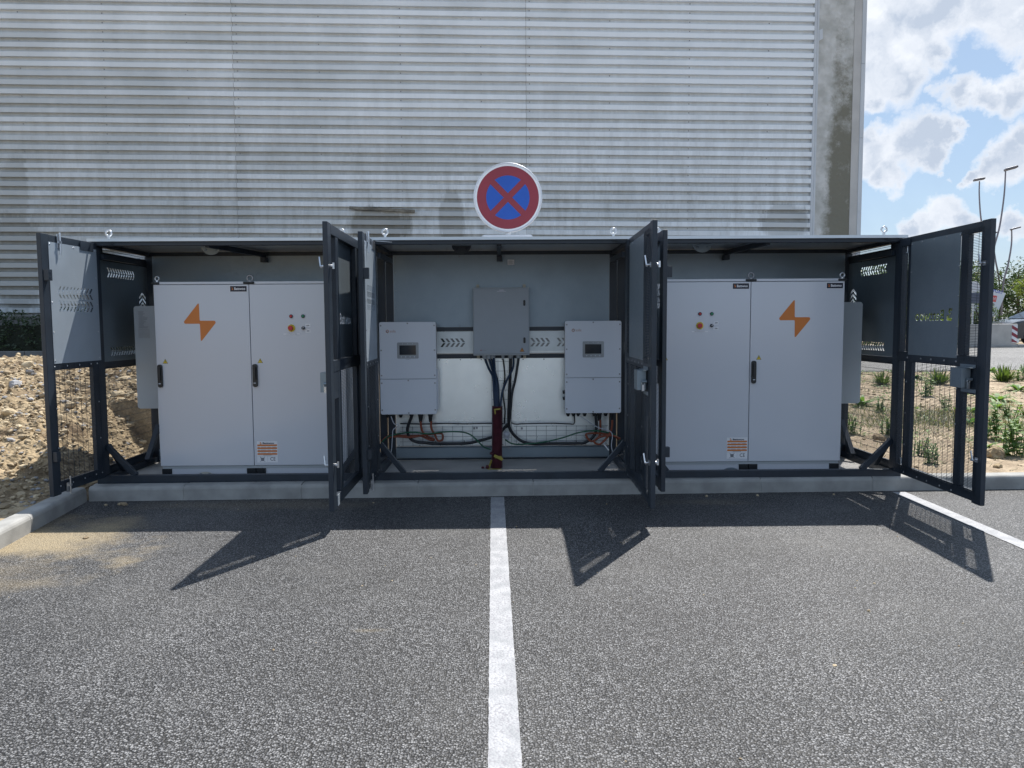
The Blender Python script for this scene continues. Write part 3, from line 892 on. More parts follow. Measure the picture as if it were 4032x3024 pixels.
rnd = random.Random(21)
m1, m2 = MB(), MB()
for i in range(12000):
    x = rnd.uniform(-9.5, -4.15); y = rnd.uniform(5.6, 12.6)
    if rnd.random() < .5: x = rnd.uniform(-7.2, -4.15); y = rnd.uniform(6, 11)
    s = .008 + .022 * rnd.random() ** 2 + (.04 * rnd.random() if rnd.random() < .06 else 0)
    rock(m2 if rnd.random() < .14 else m1, (x, y, heap(x, y) + s * .15), s, rnd)
for i in range(900):
    x = rnd.uniform(-4.9, -2.6); y = rnd.uniform(9.4, 12.5)
    s = .012 + .04 * rnd.random() ** 2
    rock(m1, (x, y, heap(x, y) + s * .15), s, rnd)
m1.build('small_stones', M['rock'], kind='stuff', label='loose sandy stones on the rubble heap')
m2.build('grey_gravel', M['greyrock'], kind='stuff', label='loose grey stones on the rubble heap')
BIG = [(-6.05, 9.6, .15), (-5.75, 9.9, .11), (-6.5, 10.6, .13), (-5.3, 9.2, .10), (-5.5, 8.6, .11), (-6.9, 10.2, .09), (-5.0, 10.2, .10), (-5.9, 8.4, .08), (-4.9, 8.5, .09),
       (-5.2, 7.7, .07), (-4.7, 9.4, .10), (-6.3, 8.9, .07), (-5.6, 10.9, .12), (-5.0, 7.2, .055), (-6.0, 10.4, .10), (-7.1, 11.0, .12), (-4.5, 8.0, .06), (-5.4, 10.0, .09)]
for i, (x, y, s) in enumerate(BIG):
    m = MB(); s *= .72; rock(m, (x, y, heap(x, y) + s * .2), s, rnd, hi=True)
    o = m.build('stone', M['greyrock'] if i in (0, 5, 9) else M['rock'])
    tone = 'grey' if i in (0, 5, 9) else 'sandy'
    side = 'near the left picture edge' if x < -6.2 else ('behind the leftmost door mesh' if x < -5.3 else 'behind the left side mesh')
    row = 'low' if heap(x, y) < .45 else ('half way up' if heap(x, y) < .85 else 'near the crest')
    size = 'largest' if i == 0 else ('big' if s > .075 else 'small')
    tag(o, '%s %s stone %s on the heap %s' % (size, tone, row, side), 'stone', 'larger stones on the rubble heap')

m = MB()
pts = [(-.26, .10), (-.12, .15), (.05, .08), (.2, -.02), (.26, -.12), (.1, -.10), (-.05, -.06), (-.2, .0)]
cx, cy = -6.15, 8.9
m.add([(cx + a_, cy + b_ * 1.4, heap(cx + a_, cy + b_ * 1.4) + .05 + .012 * (i % 2)) for i, (a_, b_) in enumerate(pts)] + [(cx, cy, heap(cx, cy) + .07)], [(i, (i + 1) % 8, 8) for i in range(8)])
m.build('plastic_scrap', mat('pale_plastic', (.42, .47, .55), .4))
tag(bpy.data.objects['plastic_scrap'], 'crumpled pale blue plastic sheet lying on the rubble heap', 'plastic sheet')

# ------------------------------------------------------------------ equipment cage
YF, YB = 7.50, 8.80
cage = empty('equipment_cage', (-.03, 8.1, .13), 'long dark steel cage with six open mesh doors on the kerb', 'equipment cage')
F = M['frame']


def part(m, name, mt, **k): return m.build(name, mt, cage, **k)


POSTX = [(-3.985, -3.90), (-1.402, -1.318), (-1.305, -1.222), (1.205, 1.288), (1.301, 1.385), (3.862, 3.945)]
for (x0, x1) in POSTX:
    for (y0, y1) in ((YF, YF + .085), (YB - .10, YB)):
        m = MB(); m.box(x0, x1, y0, y1, .212, 2.438); part(m, 'post', F, bevel=.004)
for (x0, x1) in ((-3.985, -1.318), (-1.305, 1.288), (1.301, 3.945)):
    for (y0, y1) in ((YF, YF + .06), (YB - .085, YB)):
        m = MB(); m.box(x0, x1, y0, y1, .129, .21); part(m, 'base_rail', F, bevel=.004)
        m = MB(); m.box(x0, x1, y0 + .001, y1 - .001, 2.44, 2.489); part(m, 'top_rail', F, bevel=.004)
    for xx in (x0, x1 - .06):
        m = MB(); m.box(xx, xx + .06, YF + .062, YB - .087, .13, .19); part(m, 'side_rail', F, bevel=.004)
        m = MB(); m.box(xx, xx + .06, YF + .062, YB - .087, 2.445, 2.487); part(m, 'side_rail', F, bevel=.004)
# roof
rf = MB(); rf.box(-3.965, 3.925, YF - .02, YB + .02, 2.4905, 2.502); rf.box(-3.965, 3.925, YF - .026, YF - .021, 2.478, 2.506)
roof = part(rf, 'roof_sheet', mat('roof_galvanised', (.62, .66, .69), .36, .45, var=.06, vscale=3))
for x in (-3.80, -1.555, -1.135, 1.085, 1.51, 3.735):
    m = MB(); m.torus((x, 7.57, 2.568), .0265, .0085, 'Y', 22, 8); m.cyl((x, 7.57, 2.502), (x, 7.57, 2.545), .012, 10); m.cyl((x, 7.57, 2.503), (x, 7.57, 2.512), .022, 12)
    part(m, 'lifting_eye', M['zinc'])
    m = MB(); m.torus((x, 8.73, 2.568), .0265, .0085, 'Y', 16, 6); m.cyl((x, 8.73, 2.502), (x, 8.73, 2.545), .012, 8)
    part(m, 'lifting_eye', M['zinc'])
# ceiling bars
for (xa, xb) in ((-2.86, -2.64), (-.03, -.03), (2.60, 2.50)):
    m = MB(); m.bar((xa, YF + .07, 2.452), (xb, 8.66, 2.452), .045, .05); m.box(xb - .03, xb + .03, 8.60, 8.695, 2.37, 2.424)
    part(m, 'ceiling_brace', F, bevel=.003)
for x in (-3.00, -.42, 2.08):
    m = MB(); m.prism([(x - .10, 2.484)] + [(x - .10 * math.cos(PI * i / 12), 2.484 - .085 * math.sin(PI * i / 12)) for i in range(13)][1:-1] + [(x + .10, 2.484)], 8.05, 8.058)
    m.dome((x - .05, 8.05, 2.452), .012, 8); m.dome((x + .05, 8.05, 2.452), .012, 8)
    part(m, 'lifting_plate', M['galv'] if x != -.42 else M['frame'])
# horizontal stays at the tops and raking struts at the feet
for (x, s) in ((-3.885, 1), (-1.205, 1), (1.188, -1), (3.845, -1)):
    m = MB(); m.bar((x, YF + .09, 2.345), (x + .02 * s, 8.32, 2.345), .03, .05); m.box(x - .02, x + .03, 8.322, 8.328, 2.31, 2.39)
    part(m, 'door_stay', F)
for (x0, x1) in ((-3.895, -3.62), (-1.215, -.98), (1.20, .95), (3.86, 3.56), (-1.41, -1.62), (1.39, 1.62)):
    m = MB(); m.bar((x0, YF + .04, .50), (x1, YF + .035, .205), .05, .05, up=(0, 1, 0)); part(m, 'corner_strut', F, bevel=.003)
for (x0, x1) in ((-3.895, -3.62), (3.86, 3.60)):
    m = MB(); m.bar((x0, YB - .12, .55), (x0, YB - .42, .205), .05, .05); part(m, 'corner_strut', F)
    m = MB(); m.bar((x0, YF + .07, .50), (x0, YF + .36, .20), .04, .04); part(m, 'corner_strut', F)


def chevrons(u0, u1, v0, v1, pitch=.052, sw=.024, flip=1, vertical=False):
    """two rows of slanting slots that meet in arrow heads"""
    out = []
    L_ = (u1 - u0); h = (v1 - v0) / 2; g_ = .008
    n = int(L_ / pitch)
    sh = h * .62
    for i in range(n):
        a_ = u0 + i * pitch
        for row in (0, 1):
            lo, hi = v0 + row * h + g_ / 2, v0 + (row + 1) * h - g_ / 2
            s0_, s1_ = (0, sh) if (row == 0) == (flip > 0) else (sh, 0)
            q = [(a_ + s0_, lo), (a_ + s0_ + sw, lo), (a_ + s1_ + sw, hi), (a_ + s1_, hi)]
            if vertical: q = [(b_, a__) for (a__, b_) in q]
            out.append(q)
    return out


def vchev(u0, u1, v0, v1, **k):      # band running upwards
    return chevrons(v0, v1, u0, u1, vertical=True, **k)


def rect(a, b, c, d): return [(a, c), (b, c), (b, d), (a, d)]


YR = 8.698      # inner face of the rear sheets


def rear_bay(x0, x1, mid_only=False):
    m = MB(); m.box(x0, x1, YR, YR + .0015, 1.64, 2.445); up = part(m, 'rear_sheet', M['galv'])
    sc = MB()
    n = int((x1 - x0) / .24)
    for i in range(n + 1):
        x = x0 + .03 + (x1 - x0 - .06) * i / n
        for z in (2.425, 1.655, 1.272, .30): sc.dome((x, YR - .001, z), .0075, 6)
        sc.dome((x, YR - .03, .175), .007, 6)
    for z in (1.85, 2.05, 2.25):
        sc.dome((x0 + .02, YR - .001, z), .0075, 6); sc.dome((x1 - .02, YR - .001, z), .0075, 6)
    part(sc, 'screws', M['bolt'], kind='stuff')
    for (za, zb) in ((1.597, 1.638), (1.287, 1.337)):
        m = MB(); m.box(x0, x1, YR - .012, YR + .03, za, zb); part(m, 'rear_rail', F)
    holes = []
    for (a_, b_) in ((x0 + .05, -.98), (-.70, -.34), (-.30, -.06), (.02, .30), (.31, .585), (.605, .86), (.92, 1.15)) if x0 > -2 and x1 < 2 else ((x0 + .1, x0 + .7), (x0 + .8, x0 + 1.5), (x0 + 1.6, x1 - .2)):
        if b_ > a_: holes += chevrons(a_, b_ - .04, 1.414, 1.517,   .055, .027)
    me = curve_sheet(rect(x0, x1, 1.360, 1.578), holes, .0015)
    m = MB(); m.mesh(me, FACE(0, YR - .045, 0)); m.box(x0, x1, YR - .044, YR - .014, 1.5785, 1.590); m.box(x0, x1, YR - .044, YR - .014, 1.345, 1.3595)
    part(m, 'vent_sheet', mat('vent_galvanised', (.62, .66, .67), .45, .5))
    m = MB(); m.box(x0, x1, YR, YR + .0015, .288, 1.285); part(m, 'rear_sheet', M['galv_groundlit'])
    m = MB(); m.add([(x0, YR - .002, .288), (x1, YR - .002, .288), (x1, YR - .028, .27), (x0, YR - .028, .27), (x1, YR - .028, .16), (x0, YR - .028, .16), (x0, YR + .0, .15), (x1, YR + .0, .15)],
                    [(0, 3, 2, 1), (3, 5, 4, 2), (5, 6, 7, 4)]); part(m, 'skirting_sheet', M['galv'])


rear_bay(-1.218, 1.203)
rear_bay(-3.898, -1.404)
rear_bay(1.387, 3.86)


def wires(m, n0, u0, u1, z0, z1, horiz=.0127, vert=.0762, r=.0016, off=0.0):
    """welded mesh in the local (u, n, z) frame of m"""
    k = int((z1 - z0) / horiz)
    for i in range(k + 1):
        z = z0 + i * horiz; m.box(u0, u1, n0, n0 + .0011, z - .0019, z + .0019)
    k = int((u1 - u0) / vert)
    for i in range(k + 1):
        u = u0 + off + i * vert
        if u > u1: break
        m.box(u - .0019, u + .0019, n0 + .0012, n0 + .0028, z0, z1)


def frame_matrix(P0, P1, inner_x):
    d = Vector((P1[0] - P0[0], P1[1] - P0[1], 0)).normalized()
    n = Vector((-d.y, d.x, 0))
    if n.x * inner_x < 0: n = -n
    return Matrix(((d.x, n.x, 0, P0[0]), (d.y, n.y, 0, P0[1]), (0, 0, 1, 0), (0, 0, 0, 1)))


def hinge(parent, T, z):
    m = MB(T); m.cyl((0, -.03, z), (0, -.03, z + .13), .009, 10); m.box(.008, .07, -.046, -.041, z, z + .13)
    for i in range(4): m.dome((.04 + .012 * (i % 2), -.046, z + .018 + i * .031), .006, 6, axis=(0, -1, 0))
    m.build('hinge', M['zinc'], parent)


def latch(parent, T, u, z):
    m = MB(T)
    m.cyl((u, -.062, z), (u, .035, z), .009, 10); m.box(u - .02, u + .02, .001, .006, z - .02, z + .02)
    m.bar((u, .035, z), (u - .012, .045, z + .075), .010, .010, up=(1, 0, 0)); m.bar((u, .03, z - .005), (u - .035, .03, z - .005), .012, .012)
    m.cyl((u, -.041, z), (u, -.062, z), .014, 10); m.box(u - .008, u + .008, -.075, -.06, z - .02, z + .028)
    m.build('latch', M['zinc'], parent)


def sheet_on(T, me, n0):    # XY drawing (u,z) -> local door frame at inner offset n0
    A = T @ Matrix(((1, 0, 0, 0), (0, 0, 1, n0), (0, 1, 0, 0), (0, 0, 0, 1)))
    m = MB(); m.mesh(me, A); return m


def logo_holes(cx, cz, w, h, mirror=1):
    """brand word and its stencil sign cut out of the sheet"""
    me = text_me('Battwoo', 1.0, bold=.012, res=2)
    lp = me_loops(me)
    xs_ = [p[0] for l in lp for p in l]; ys_ = [p[1] for l in lp for p in l]
    sx = w * .79 / (max(xs_) - min(xs_)); sy = h * .92 / (max(ys_) - min(ys_)); x0, y0 = min(xs_), min(ys_)
    out = []
    for l in lp:
        if len(l) > 3: out.append([(cx + mirror * (-w / 2 + w * .21 + (p[0] - x0) * sx), cz - h / 2 + (p[1] - y0) * sy) for p in l])
    for q in STENCIL: out.append([(cx + mirror * (-w / 2 + w * .14 * p[0]), cz - h / 2 + h * p[1]) for p in q])
    return out


STENCIL = [[(.0, 1.), (.0, .78), (.42, .78), (.3, .56), (.0, .56), (.0, .52), (.55, .52), (.72, .74), (.6, 1.)],
           [(.3, .44), (1., .44), (1., .1), (.85, .0), (.1, .0), (.0, .1), (.0, .22), (.5, .22), (.55, .36), (.3, .36)]]


def narrow_door(P0, P1):
    T = frame_matrix(P0, P1, 1)
    w = .81
    m = MB(T)
    m.box(0, .138, -.04, 0, .20, 2.465); m.box(.70, w, -.04, 0, .185, 2.468)
    for (a_, b_) in ((.20, .298), (1.285, 1.345), (2.385, 2.465)): m.box(.1385, .6995, -.039, -.001, a_, b_)
    d = m.build('door', F, cage, bevel=.004, label='narrow door leaf with slotted sheet above and mesh below')
    holes = chevrons(.09, .64, 1.915, 2.028, .052, .024) + chevrons(.09, .64, 1.800, 1.905, .052, .024, flip=-1)
    me = curve_sheet(rect(.002, .715, 1.345, 2.403), holes, .0015)
    sheet_on(T, me, .0022).build('sheet_panel', M['galvdoor'], d)
    m = MB(T); wires(m, .001, .05, .725, .25, 1.330); m.build('wire_mesh', F, d)
    m = MB(T)
    for z in (1.37, 1.62, 1.88, 2.13, 2.385):
        m.dome((.70, .003, z), .008, 6, axis=(0, 1, 0)); m.dome((.03, .003, z), .008, 6, axis=(0, 1, 0))
    for u in (.18, .36, .54): m.dome((u, .003, 2.385), .008, 6, axis=(0, 1, 0)); m.dome((u, .008, 1.318), .008, 6, axis=(0, 1, 0)); m.dome((u, .008, .262), .008, 6, axis=(0, 1, 0))
    for z in (.262, .6, .95, 1.318): m.dome((.72, .008, z), .008, 6, axis=(0, 1, 0)); m.dome((.08, .008, z), .008, 6, axis=(0, 1, 0))
    m.build('screws', M['zinc'], d, kind='stuff')
    m = MB(T); m.box(.55, .60, .0045, .009, 2.36, 2.48); m.cyl((.575, .020, 2.30), (.575, .020, 2.495), .008, 8); m.box(.565, .585, .009, .03, 2.40, 2.42); m.build('shoot_bolt', M['zinc'], d)
    m = MB(T); m.box(.59, .64, .0045, .009, .19, .275); m.cyl((.60, .020, .17), (.60, .020, .33), .008, 8); m.box(.59, .61, .009, .03, .24, .26); m.build('shoot_bolt', M['zinc'], d)
    m = MB(T); m.box(.745, .80, .001, .045, 2.065, 2.16); m.box(.76, .785, .045, .047, 2.08, 2.10); m.box(.76, .785, .045, .047, 2.125, 2.145); m.build('strike_box', F, d, bevel=.003)
    m = MB(T); m.box(.745, .80, .001, .04, .49, .58); m.build('strike_box', F, d, bevel=.003)
    m = MB(T); m.box(.06, .26, .0045, .010, 2.375, 2.455); m.bar((.10, .02, 2.46), (-.02, .16, 2.462), .02, .004); m.build('stay_bracket', M['zinc'] if P0[0] > -2 else F, d)
    hinge(d, T, 2.30); hinge(d, T, .24)
    return d


def big_door(P0, P1, logo=0):
    T = frame_matrix(P0, P1, -1)
    w = 1.43
    m = MB(T)
    m.box(0, .06, -.04, 0, .20, 2.465); m.box(1.31, w, -.04, 0, .185, 2.470)
    for (u0, u1) in ((.0605, .1735), (.1745, .2995), (1.0305, 1.1375), (1.1385, 1.3095)):
        pass
    m.box(.174, .299, -.04, 0, .291, 1.289); m.box(.174, .262, -.04, 0, 1.386, 2.382)
    m.box(1.032, 1.138, -.04, 0, .291, 1.289); m.box(1.032, 1.138, -.04, 0, 1.386, 2.382)
    m.box(1.1385, 1.3095, -.039, -.001, 1.07, 1.2895)
    for (a_, b_) in ((.20, .29), (1.29, 1.385), (2.383, 2.465)): m.box(.0605, 1.3095, -.041, -.001, a_, b_)
    d = m.build('door', F, cage, bevel=.004, label='wide door leaf with solid sheet, side slots and mesh below')
    holes = logo_holes(.642, 1.727, .60, .105, mirror=-1) if logo else []
    me = curve_sheet(rect(.232, 1.035, 1.358, 2.41), holes, .0015)
    sheet_on(T, me, .0022).build('sheet_panel', M['galv'] if P0[0] > 0 else M['galv'], d)
    m = MB(T); wires(m, .0035, .04, 1.36, .25, 1.315); wires(m, .0035, .03, .215, 1.34, 2.42); wires(m, .0035, 1.06, 1.345, 1.34, 2.42)
    m.build('wire_mesh', F, d)
    m = MB(T)
    for z in (1.375, 1.62, 1.88, 2.13, 2.39):
        m.dome((.245, .003, z), .008, 6, axis=(0, 1, 0)); m.dome((1.022, .003, z), .008, 6, axis=(0, 1, 0))
    for u in (.42, .62, .82): m.dome((u, .003, 2.395), .008, 6, axis=(0, 1, 0)); m.dome((u, .003, 1.372), .008, 6, axis=(0, 1, 0))
    for u in (.24, .48, .65, .86, 1.04):
        m.dome((u, .011, 1.33), .010, 6, axis=(0, 1, 0)); m.dome((u, .011, .23), .010, 6, axis=(0, 1, 0))
    for z in (.5, .8, 1.1): m.dome((.235, .011, z), .010, 6, axis=(0, 1, 0)); m.dome((1.06, .011, z), .010, 6, axis=(0, 1, 0))
    m.build('screws', M['bolt'], d, kind='stuff')
    latch(d, T, 1.365, 2.128); latch(d, T, 1.365, .548)
    m = MB(T); m.box(1.10, 1.31, .004, .010, 1.29, 1.315); m.box(1.09, 1.255, .011, .085, 1.125, 1.285); m.box(1.12, 1.325, .004, .010, 1.085, 1.115); m.box(1.10, 1.31, .011, .045, 1.286, 1.292)
    m.cyl((1.275, .01, 1.195), (1.275, .05, 1.195), .014, 8)
    for (u, z) in ((1.15, 1.2), (1.15, 1.18), (1.21, 1.2), (1.21, 1.18)): m.dome((u, .085, z), .006, 6, axis=(0, 1, 0))
    m.build('lock_box', M['galv'], d, bevel=.002)
    m = MB(T); m.box(1.272, 1.284, .03, .05, 1.12, 1.17); m.torus(tuple((1.278, .04, 1.18)), .012, .003, 'X', 12, 5); m.build('padlock', M['zinc'], d)
    m = MB(T); m.box(1.23, 1.30, -.0465, -.042, .20, .29); m.build('shoe_plate', M['galvdoor'], d)
    m = MB(T); m.box(.03, .22, .003, .009, 2.39, 2.445); m.bar((.06, .02, 2.462), (-.04, .16, 2.468), .02, .004); m.build('stay_bracket', F, d)
    hinge(d, T, 2.335); hinge(d, T, .20)
    return d


narrow_door((-3.885, 7.485), (-3.93, 6.67))
narrow_door((-1.222, 7.485), (-1.195, 6.67))
narrow_door((1.392, 7.485), (1.425, 6.67))
big_door((-1.405, 7.48), (-1.392, 6.05), 1)
big_door((1.200, 7.48), (1.172, 6.05), 0)
big_door((3.845, 7.48), (3.828, 6.05), 1)
for x in (-1.360, 1.247, 3.90):        # hinge leaves on the posts
    for z in (2.335, .20):
        m = MB(); m.box(x - .035, x + .045, YF - .006, YF - .002, z, z + .13)
        for i in range(4): m.dome((x + .01 + .014 * (i % 2), YF - .006, z + .018 + i * .031), .006, 6)
        part(m, 'hinge_plate', M['galv'])

for (x, inx) in ((-3.972, 1), (3.912, -1)):
    T = Matrix(((0, inx, 0, x), (1, 0, 0, 0), (0, 0, 1, 0), (0, 0, 0, 1)))   # u = world y, n = inwards
    ch = (chevrons(7.84, 8.44, 2.16, 2.262, .052, .026) + vchev(8.50, 8.66, 1.60, 2.05, pitch=.052, sw=.026)
          + chevrons(7.84, 8.44, 1.368, 1.462, .052, .026))
    me = curve_sheet(rect(7.587, 8.698, 1.318, 2.322), ch, .0015)
    sheet_on(T, me, .002).build('side_sheet', M['galv'], cage)
    for bb in ((7.587, 8.698, -.03, 0, 2.318, 2.405), (7.587, 8.698, -.03, 0, 1.245, 1.317), (7.587, 8.698, -.029, -.001, .192, .268), (7.587, 7.78, -.03, 0, 2.406, 2.444)):
        m = MB(T); m.box(*bb); m.build('side_frame', F, cage)
    m = MB(T)
    kk = .0127
    for i in range(int(1.11 / kk)):
        u = 7.59 + i * kk; m.box(u - .0012, u + .0012, .0032, .0044, .24, 1.27)
        if u > 7.76: m.box(u - .0012, u + .0012, .0032, .0044, 2.39, 2.446)
    for i in range(14): z = .27 + i * .0762; m.box(7.587, 8.698, .0, .0032, z - .0018, z + .0018)
    m.box(7.76, 8.698, .0, .0032, 2.424, 2.428)
    m.build('side_mesh', F, cage, kind='stuff')
# small notice under the roof
m = MB(); m.box(.06, .135, YR - .004, YR - .001, 2.33, 2.39); part(m, 'notice', M['white'])
m = MB()
for k in range(4): m.box(.068, .127 - .01 * (k % 2), YR - .0052, YR - .0045, 2.34 + k * .011, 2.344 + k * .011)
part(m, 'notice_print', M['greytext'])

# ------------------------------------------------------------------ battery cabinets
def triangle_sign(name, x, y, z, w, parent, mt):
    h = w * .9
    m = MB(); m.prism([(x - w / 2, z), (x + w / 2, z), (x, z + h)], y - .0012, y - .0004); t = m.build(name, M['navy'], parent)
    m = MB(); k = .80; zc = z + h * .33
    m.prism([(x - w / 2 * k, zc - h * .33 * k + .0), (x + w / 2 * k, zc - h * .33 * k), (x, zc + h * .67 * k)], y - .0026, y - .0016); m.build('sticker_face', mt, t) if False else None
    m2 = m
    m2.build('sticker_face', mt, parent)
    m = MB(); s = w / 50.
    m.prism([(x + 3 * s, z + 34 * s), (x - 5 * s, z + 20 * s), (x - .5 * s, z + 20 * s), (x - 3.5 * s, z + 7 * s), (x + 5 * s, z + 23 * s), (x + .5 * s, z + 23 * s)], y - .0040, y - .0030)
    m.build('flash_mark', M['navy'], parent)


def put_text(body, x, y, z, size, mt, parent, name='lettering', width=None, bold=0.0, align='CENTER'):
    me = text_me(body, size, .0003, align=align, bold=bold)
    k = 1.0
    if width:
        xs_ = [v.co.x for v in me.vertices]; k = width / max(1e-6, max(xs_) - min(xs_))
    m = MB(); m.mesh(me, Matrix(((k, 0, 0, x), (0, 0, -1, y), (0, 1, 0, z), (0, 0, 0, 1))))
    return m.build(name, mt, parent)


def stencil(x, y, z, w, h, mt, parent):
    m = MB()
    for q in STENCIL: m.prism([(x + w * p[0], z + h * p[1]) for p in q], y - .0006, y + .0002)
    m.build('brand_mark', mt, parent)


def round_poly(P, r, n=5):
    out = []
    k = len(P)
    for i in range(k):
        p, a_, b_ = Vector(P[i]), Vector(P[i - 1]), Vector(P[(i + 1) % k])
        ri = r[i] if isinstance(r, (list, tuple)) else r
        u = (a_ - p).normalized(); v = (b_ - p).normalized()
        ang = u.angle(v); d = min(ri / math.tan(ang / 2), (a_ - p).length * .48, (b_ - p).length * .48); rr = d * math.tan(ang / 2)
        c = p + (u + v).normalized() * (rr / math.sin(ang / 2))
        s0 = p + u * d - c; s1 = p + v * d - c
        a0 = math.atan2(s0.y, s0.x); a1 = math.atan2(s1.y, s1.x); da = (a1 - a0 + PI) % (2 * PI) - PI
        for j in range(n + 1): t = a0 + da * j / n; out.append((c.x + rr * math.cos(t), c.y + rr * math.sin(t)))
    return out


def bolt_emblem(x, y, z, parent):
    P = [(x + a_, z + b_) for (a_, b_) in ((-.003, .198), (.000, .015), (.176, .015), (.003, -.198), (.000, -.015), (-.176, -.015))]
    q = round_poly(P, [.007, .010, .017, .007, .010, .017], 5)
    m = MB(); m.prism(q, y - .0012, y - .0003); m.build('bolt_emblem', M['orange'], parent)


def brand_plate(x0, x1, z0, z1, y, parent):
    m = MB(); m.box(x0 - .004, x1 + .004, y - .001, y - .0002, z0 - .004, z1 + .004); m.build('plate_border', M['white'], parent)
    m = MB(); m.box(x0, x1, y - .0022, y - .0012, z0, z1); m.build('brand_plate', M['navy'], parent)
    w = x1 - x0; h = z1 - z0
    stencil(x0 + w * .09, y - .0030, z0 + h * .3, w * .10, h * .42, M['orange'], parent)
    put_text('Battwoo', x0 + w * .58, y - .0028, z0 + h * .5, h * .62, M['white'], parent, width=w * .66, bold=.0008)


def rating_label(x0, x1, z0, z1, y, parent):
    w = x1 - x0; h = z1 - z0
    m = MB(); m.box(x0, x1, y - .0008, y - .0002, z0, z1); m.build('rating_label', M['white'], parent)
    stencil(x0 + w * .14, y - .0018, z0 + h * .86, w * .09, h * .10, M['orange'], parent)
    put_text('Battwoo', x0 + w * .56, y - .0016, z0 + h * .905, h * .10, M['navy'], parent, width=w * .56, bold=.0008)
    m = MB()
    for k in range(4): zz = z0 + h * (.77 - .137 * k); m.box(x0 + w * .02, x1 - w * .02, y - .0016, y - .0010, zz, zz + h * .078)
    m.build('label_stripes', M['orange'], parent)
    m = MB()
    for k in range(3):
        zz = z0 + h * (.723 - .137 * k)
        for (a_, b_) in ((.04, .14), (.2, .44), (.52, .66), (.74, .92)): m.box(x0 + w * a_, x0 + w * b_, y - .0016, y - .0010, zz, zz + h * .012)
    m.box(x0 + w * .3, x0 + w * .7, y - .0016, y - .0010, z0 + h * .335, z0 + h * .35)
    m.box(x0 + w * .02, x1 - w * .02, y - .0014, y - .0010, z0 + h * .295, z0 + h * .30); m.box(x0 + w * .5, x0 + w * .505, y - .0014, y - .0010, z0 + h * .02, z0 + h * .295)
    m.build('label_print', M['greytext'], parent)
    put_text('CE', x0 + w * .76, y - .0016, z0 + h * .155, h * .24, M['navy'], parent, width=w * .25)
    m = MB(); cx, cz = x0 + w * .26, z0 + h * .15
    m.prism([(cx - w * .07, cz - h * .08), (cx + w * .07, cz - h * .08), (cx + w * .09, cz + h * .07), (cx - w * .09, cz + h * .07)], y - .0016, y - .0010)
    m.bar((cx - w * .12, y - .0022, cz - h * .11), (cx + w * .12, y - .0022, cz + h * .12), .0008, .004, up=(0, 0, 1)); m.bar((cx - w * .12, y - .0026, cz + h * .12), (cx + w * .12, y - .0026, cz - h * .11), .0008, .004)
    m.build('bin_symbol', M['greytext'], parent)


def handle(x, z0, z1, y, parent):
    m = MB(); m.prism(round_poly([(x - .024, z0), (x + .024, z0), (x + .024, z1), (x - .024, z1)], .02, 5), y - .022, y)
    m.box(x - .012, x + .012, y - .04, y - .0225, z0 + .075, z1 - .03)
    h = m.build('handle', M['black'], parent, bevel=.003)
    m = MB(); m.box(x - .012, x + .010, y - .030, y - .023, z0 + .035, z0 + .043); m.build('handle_mark', M['whitec'], h)


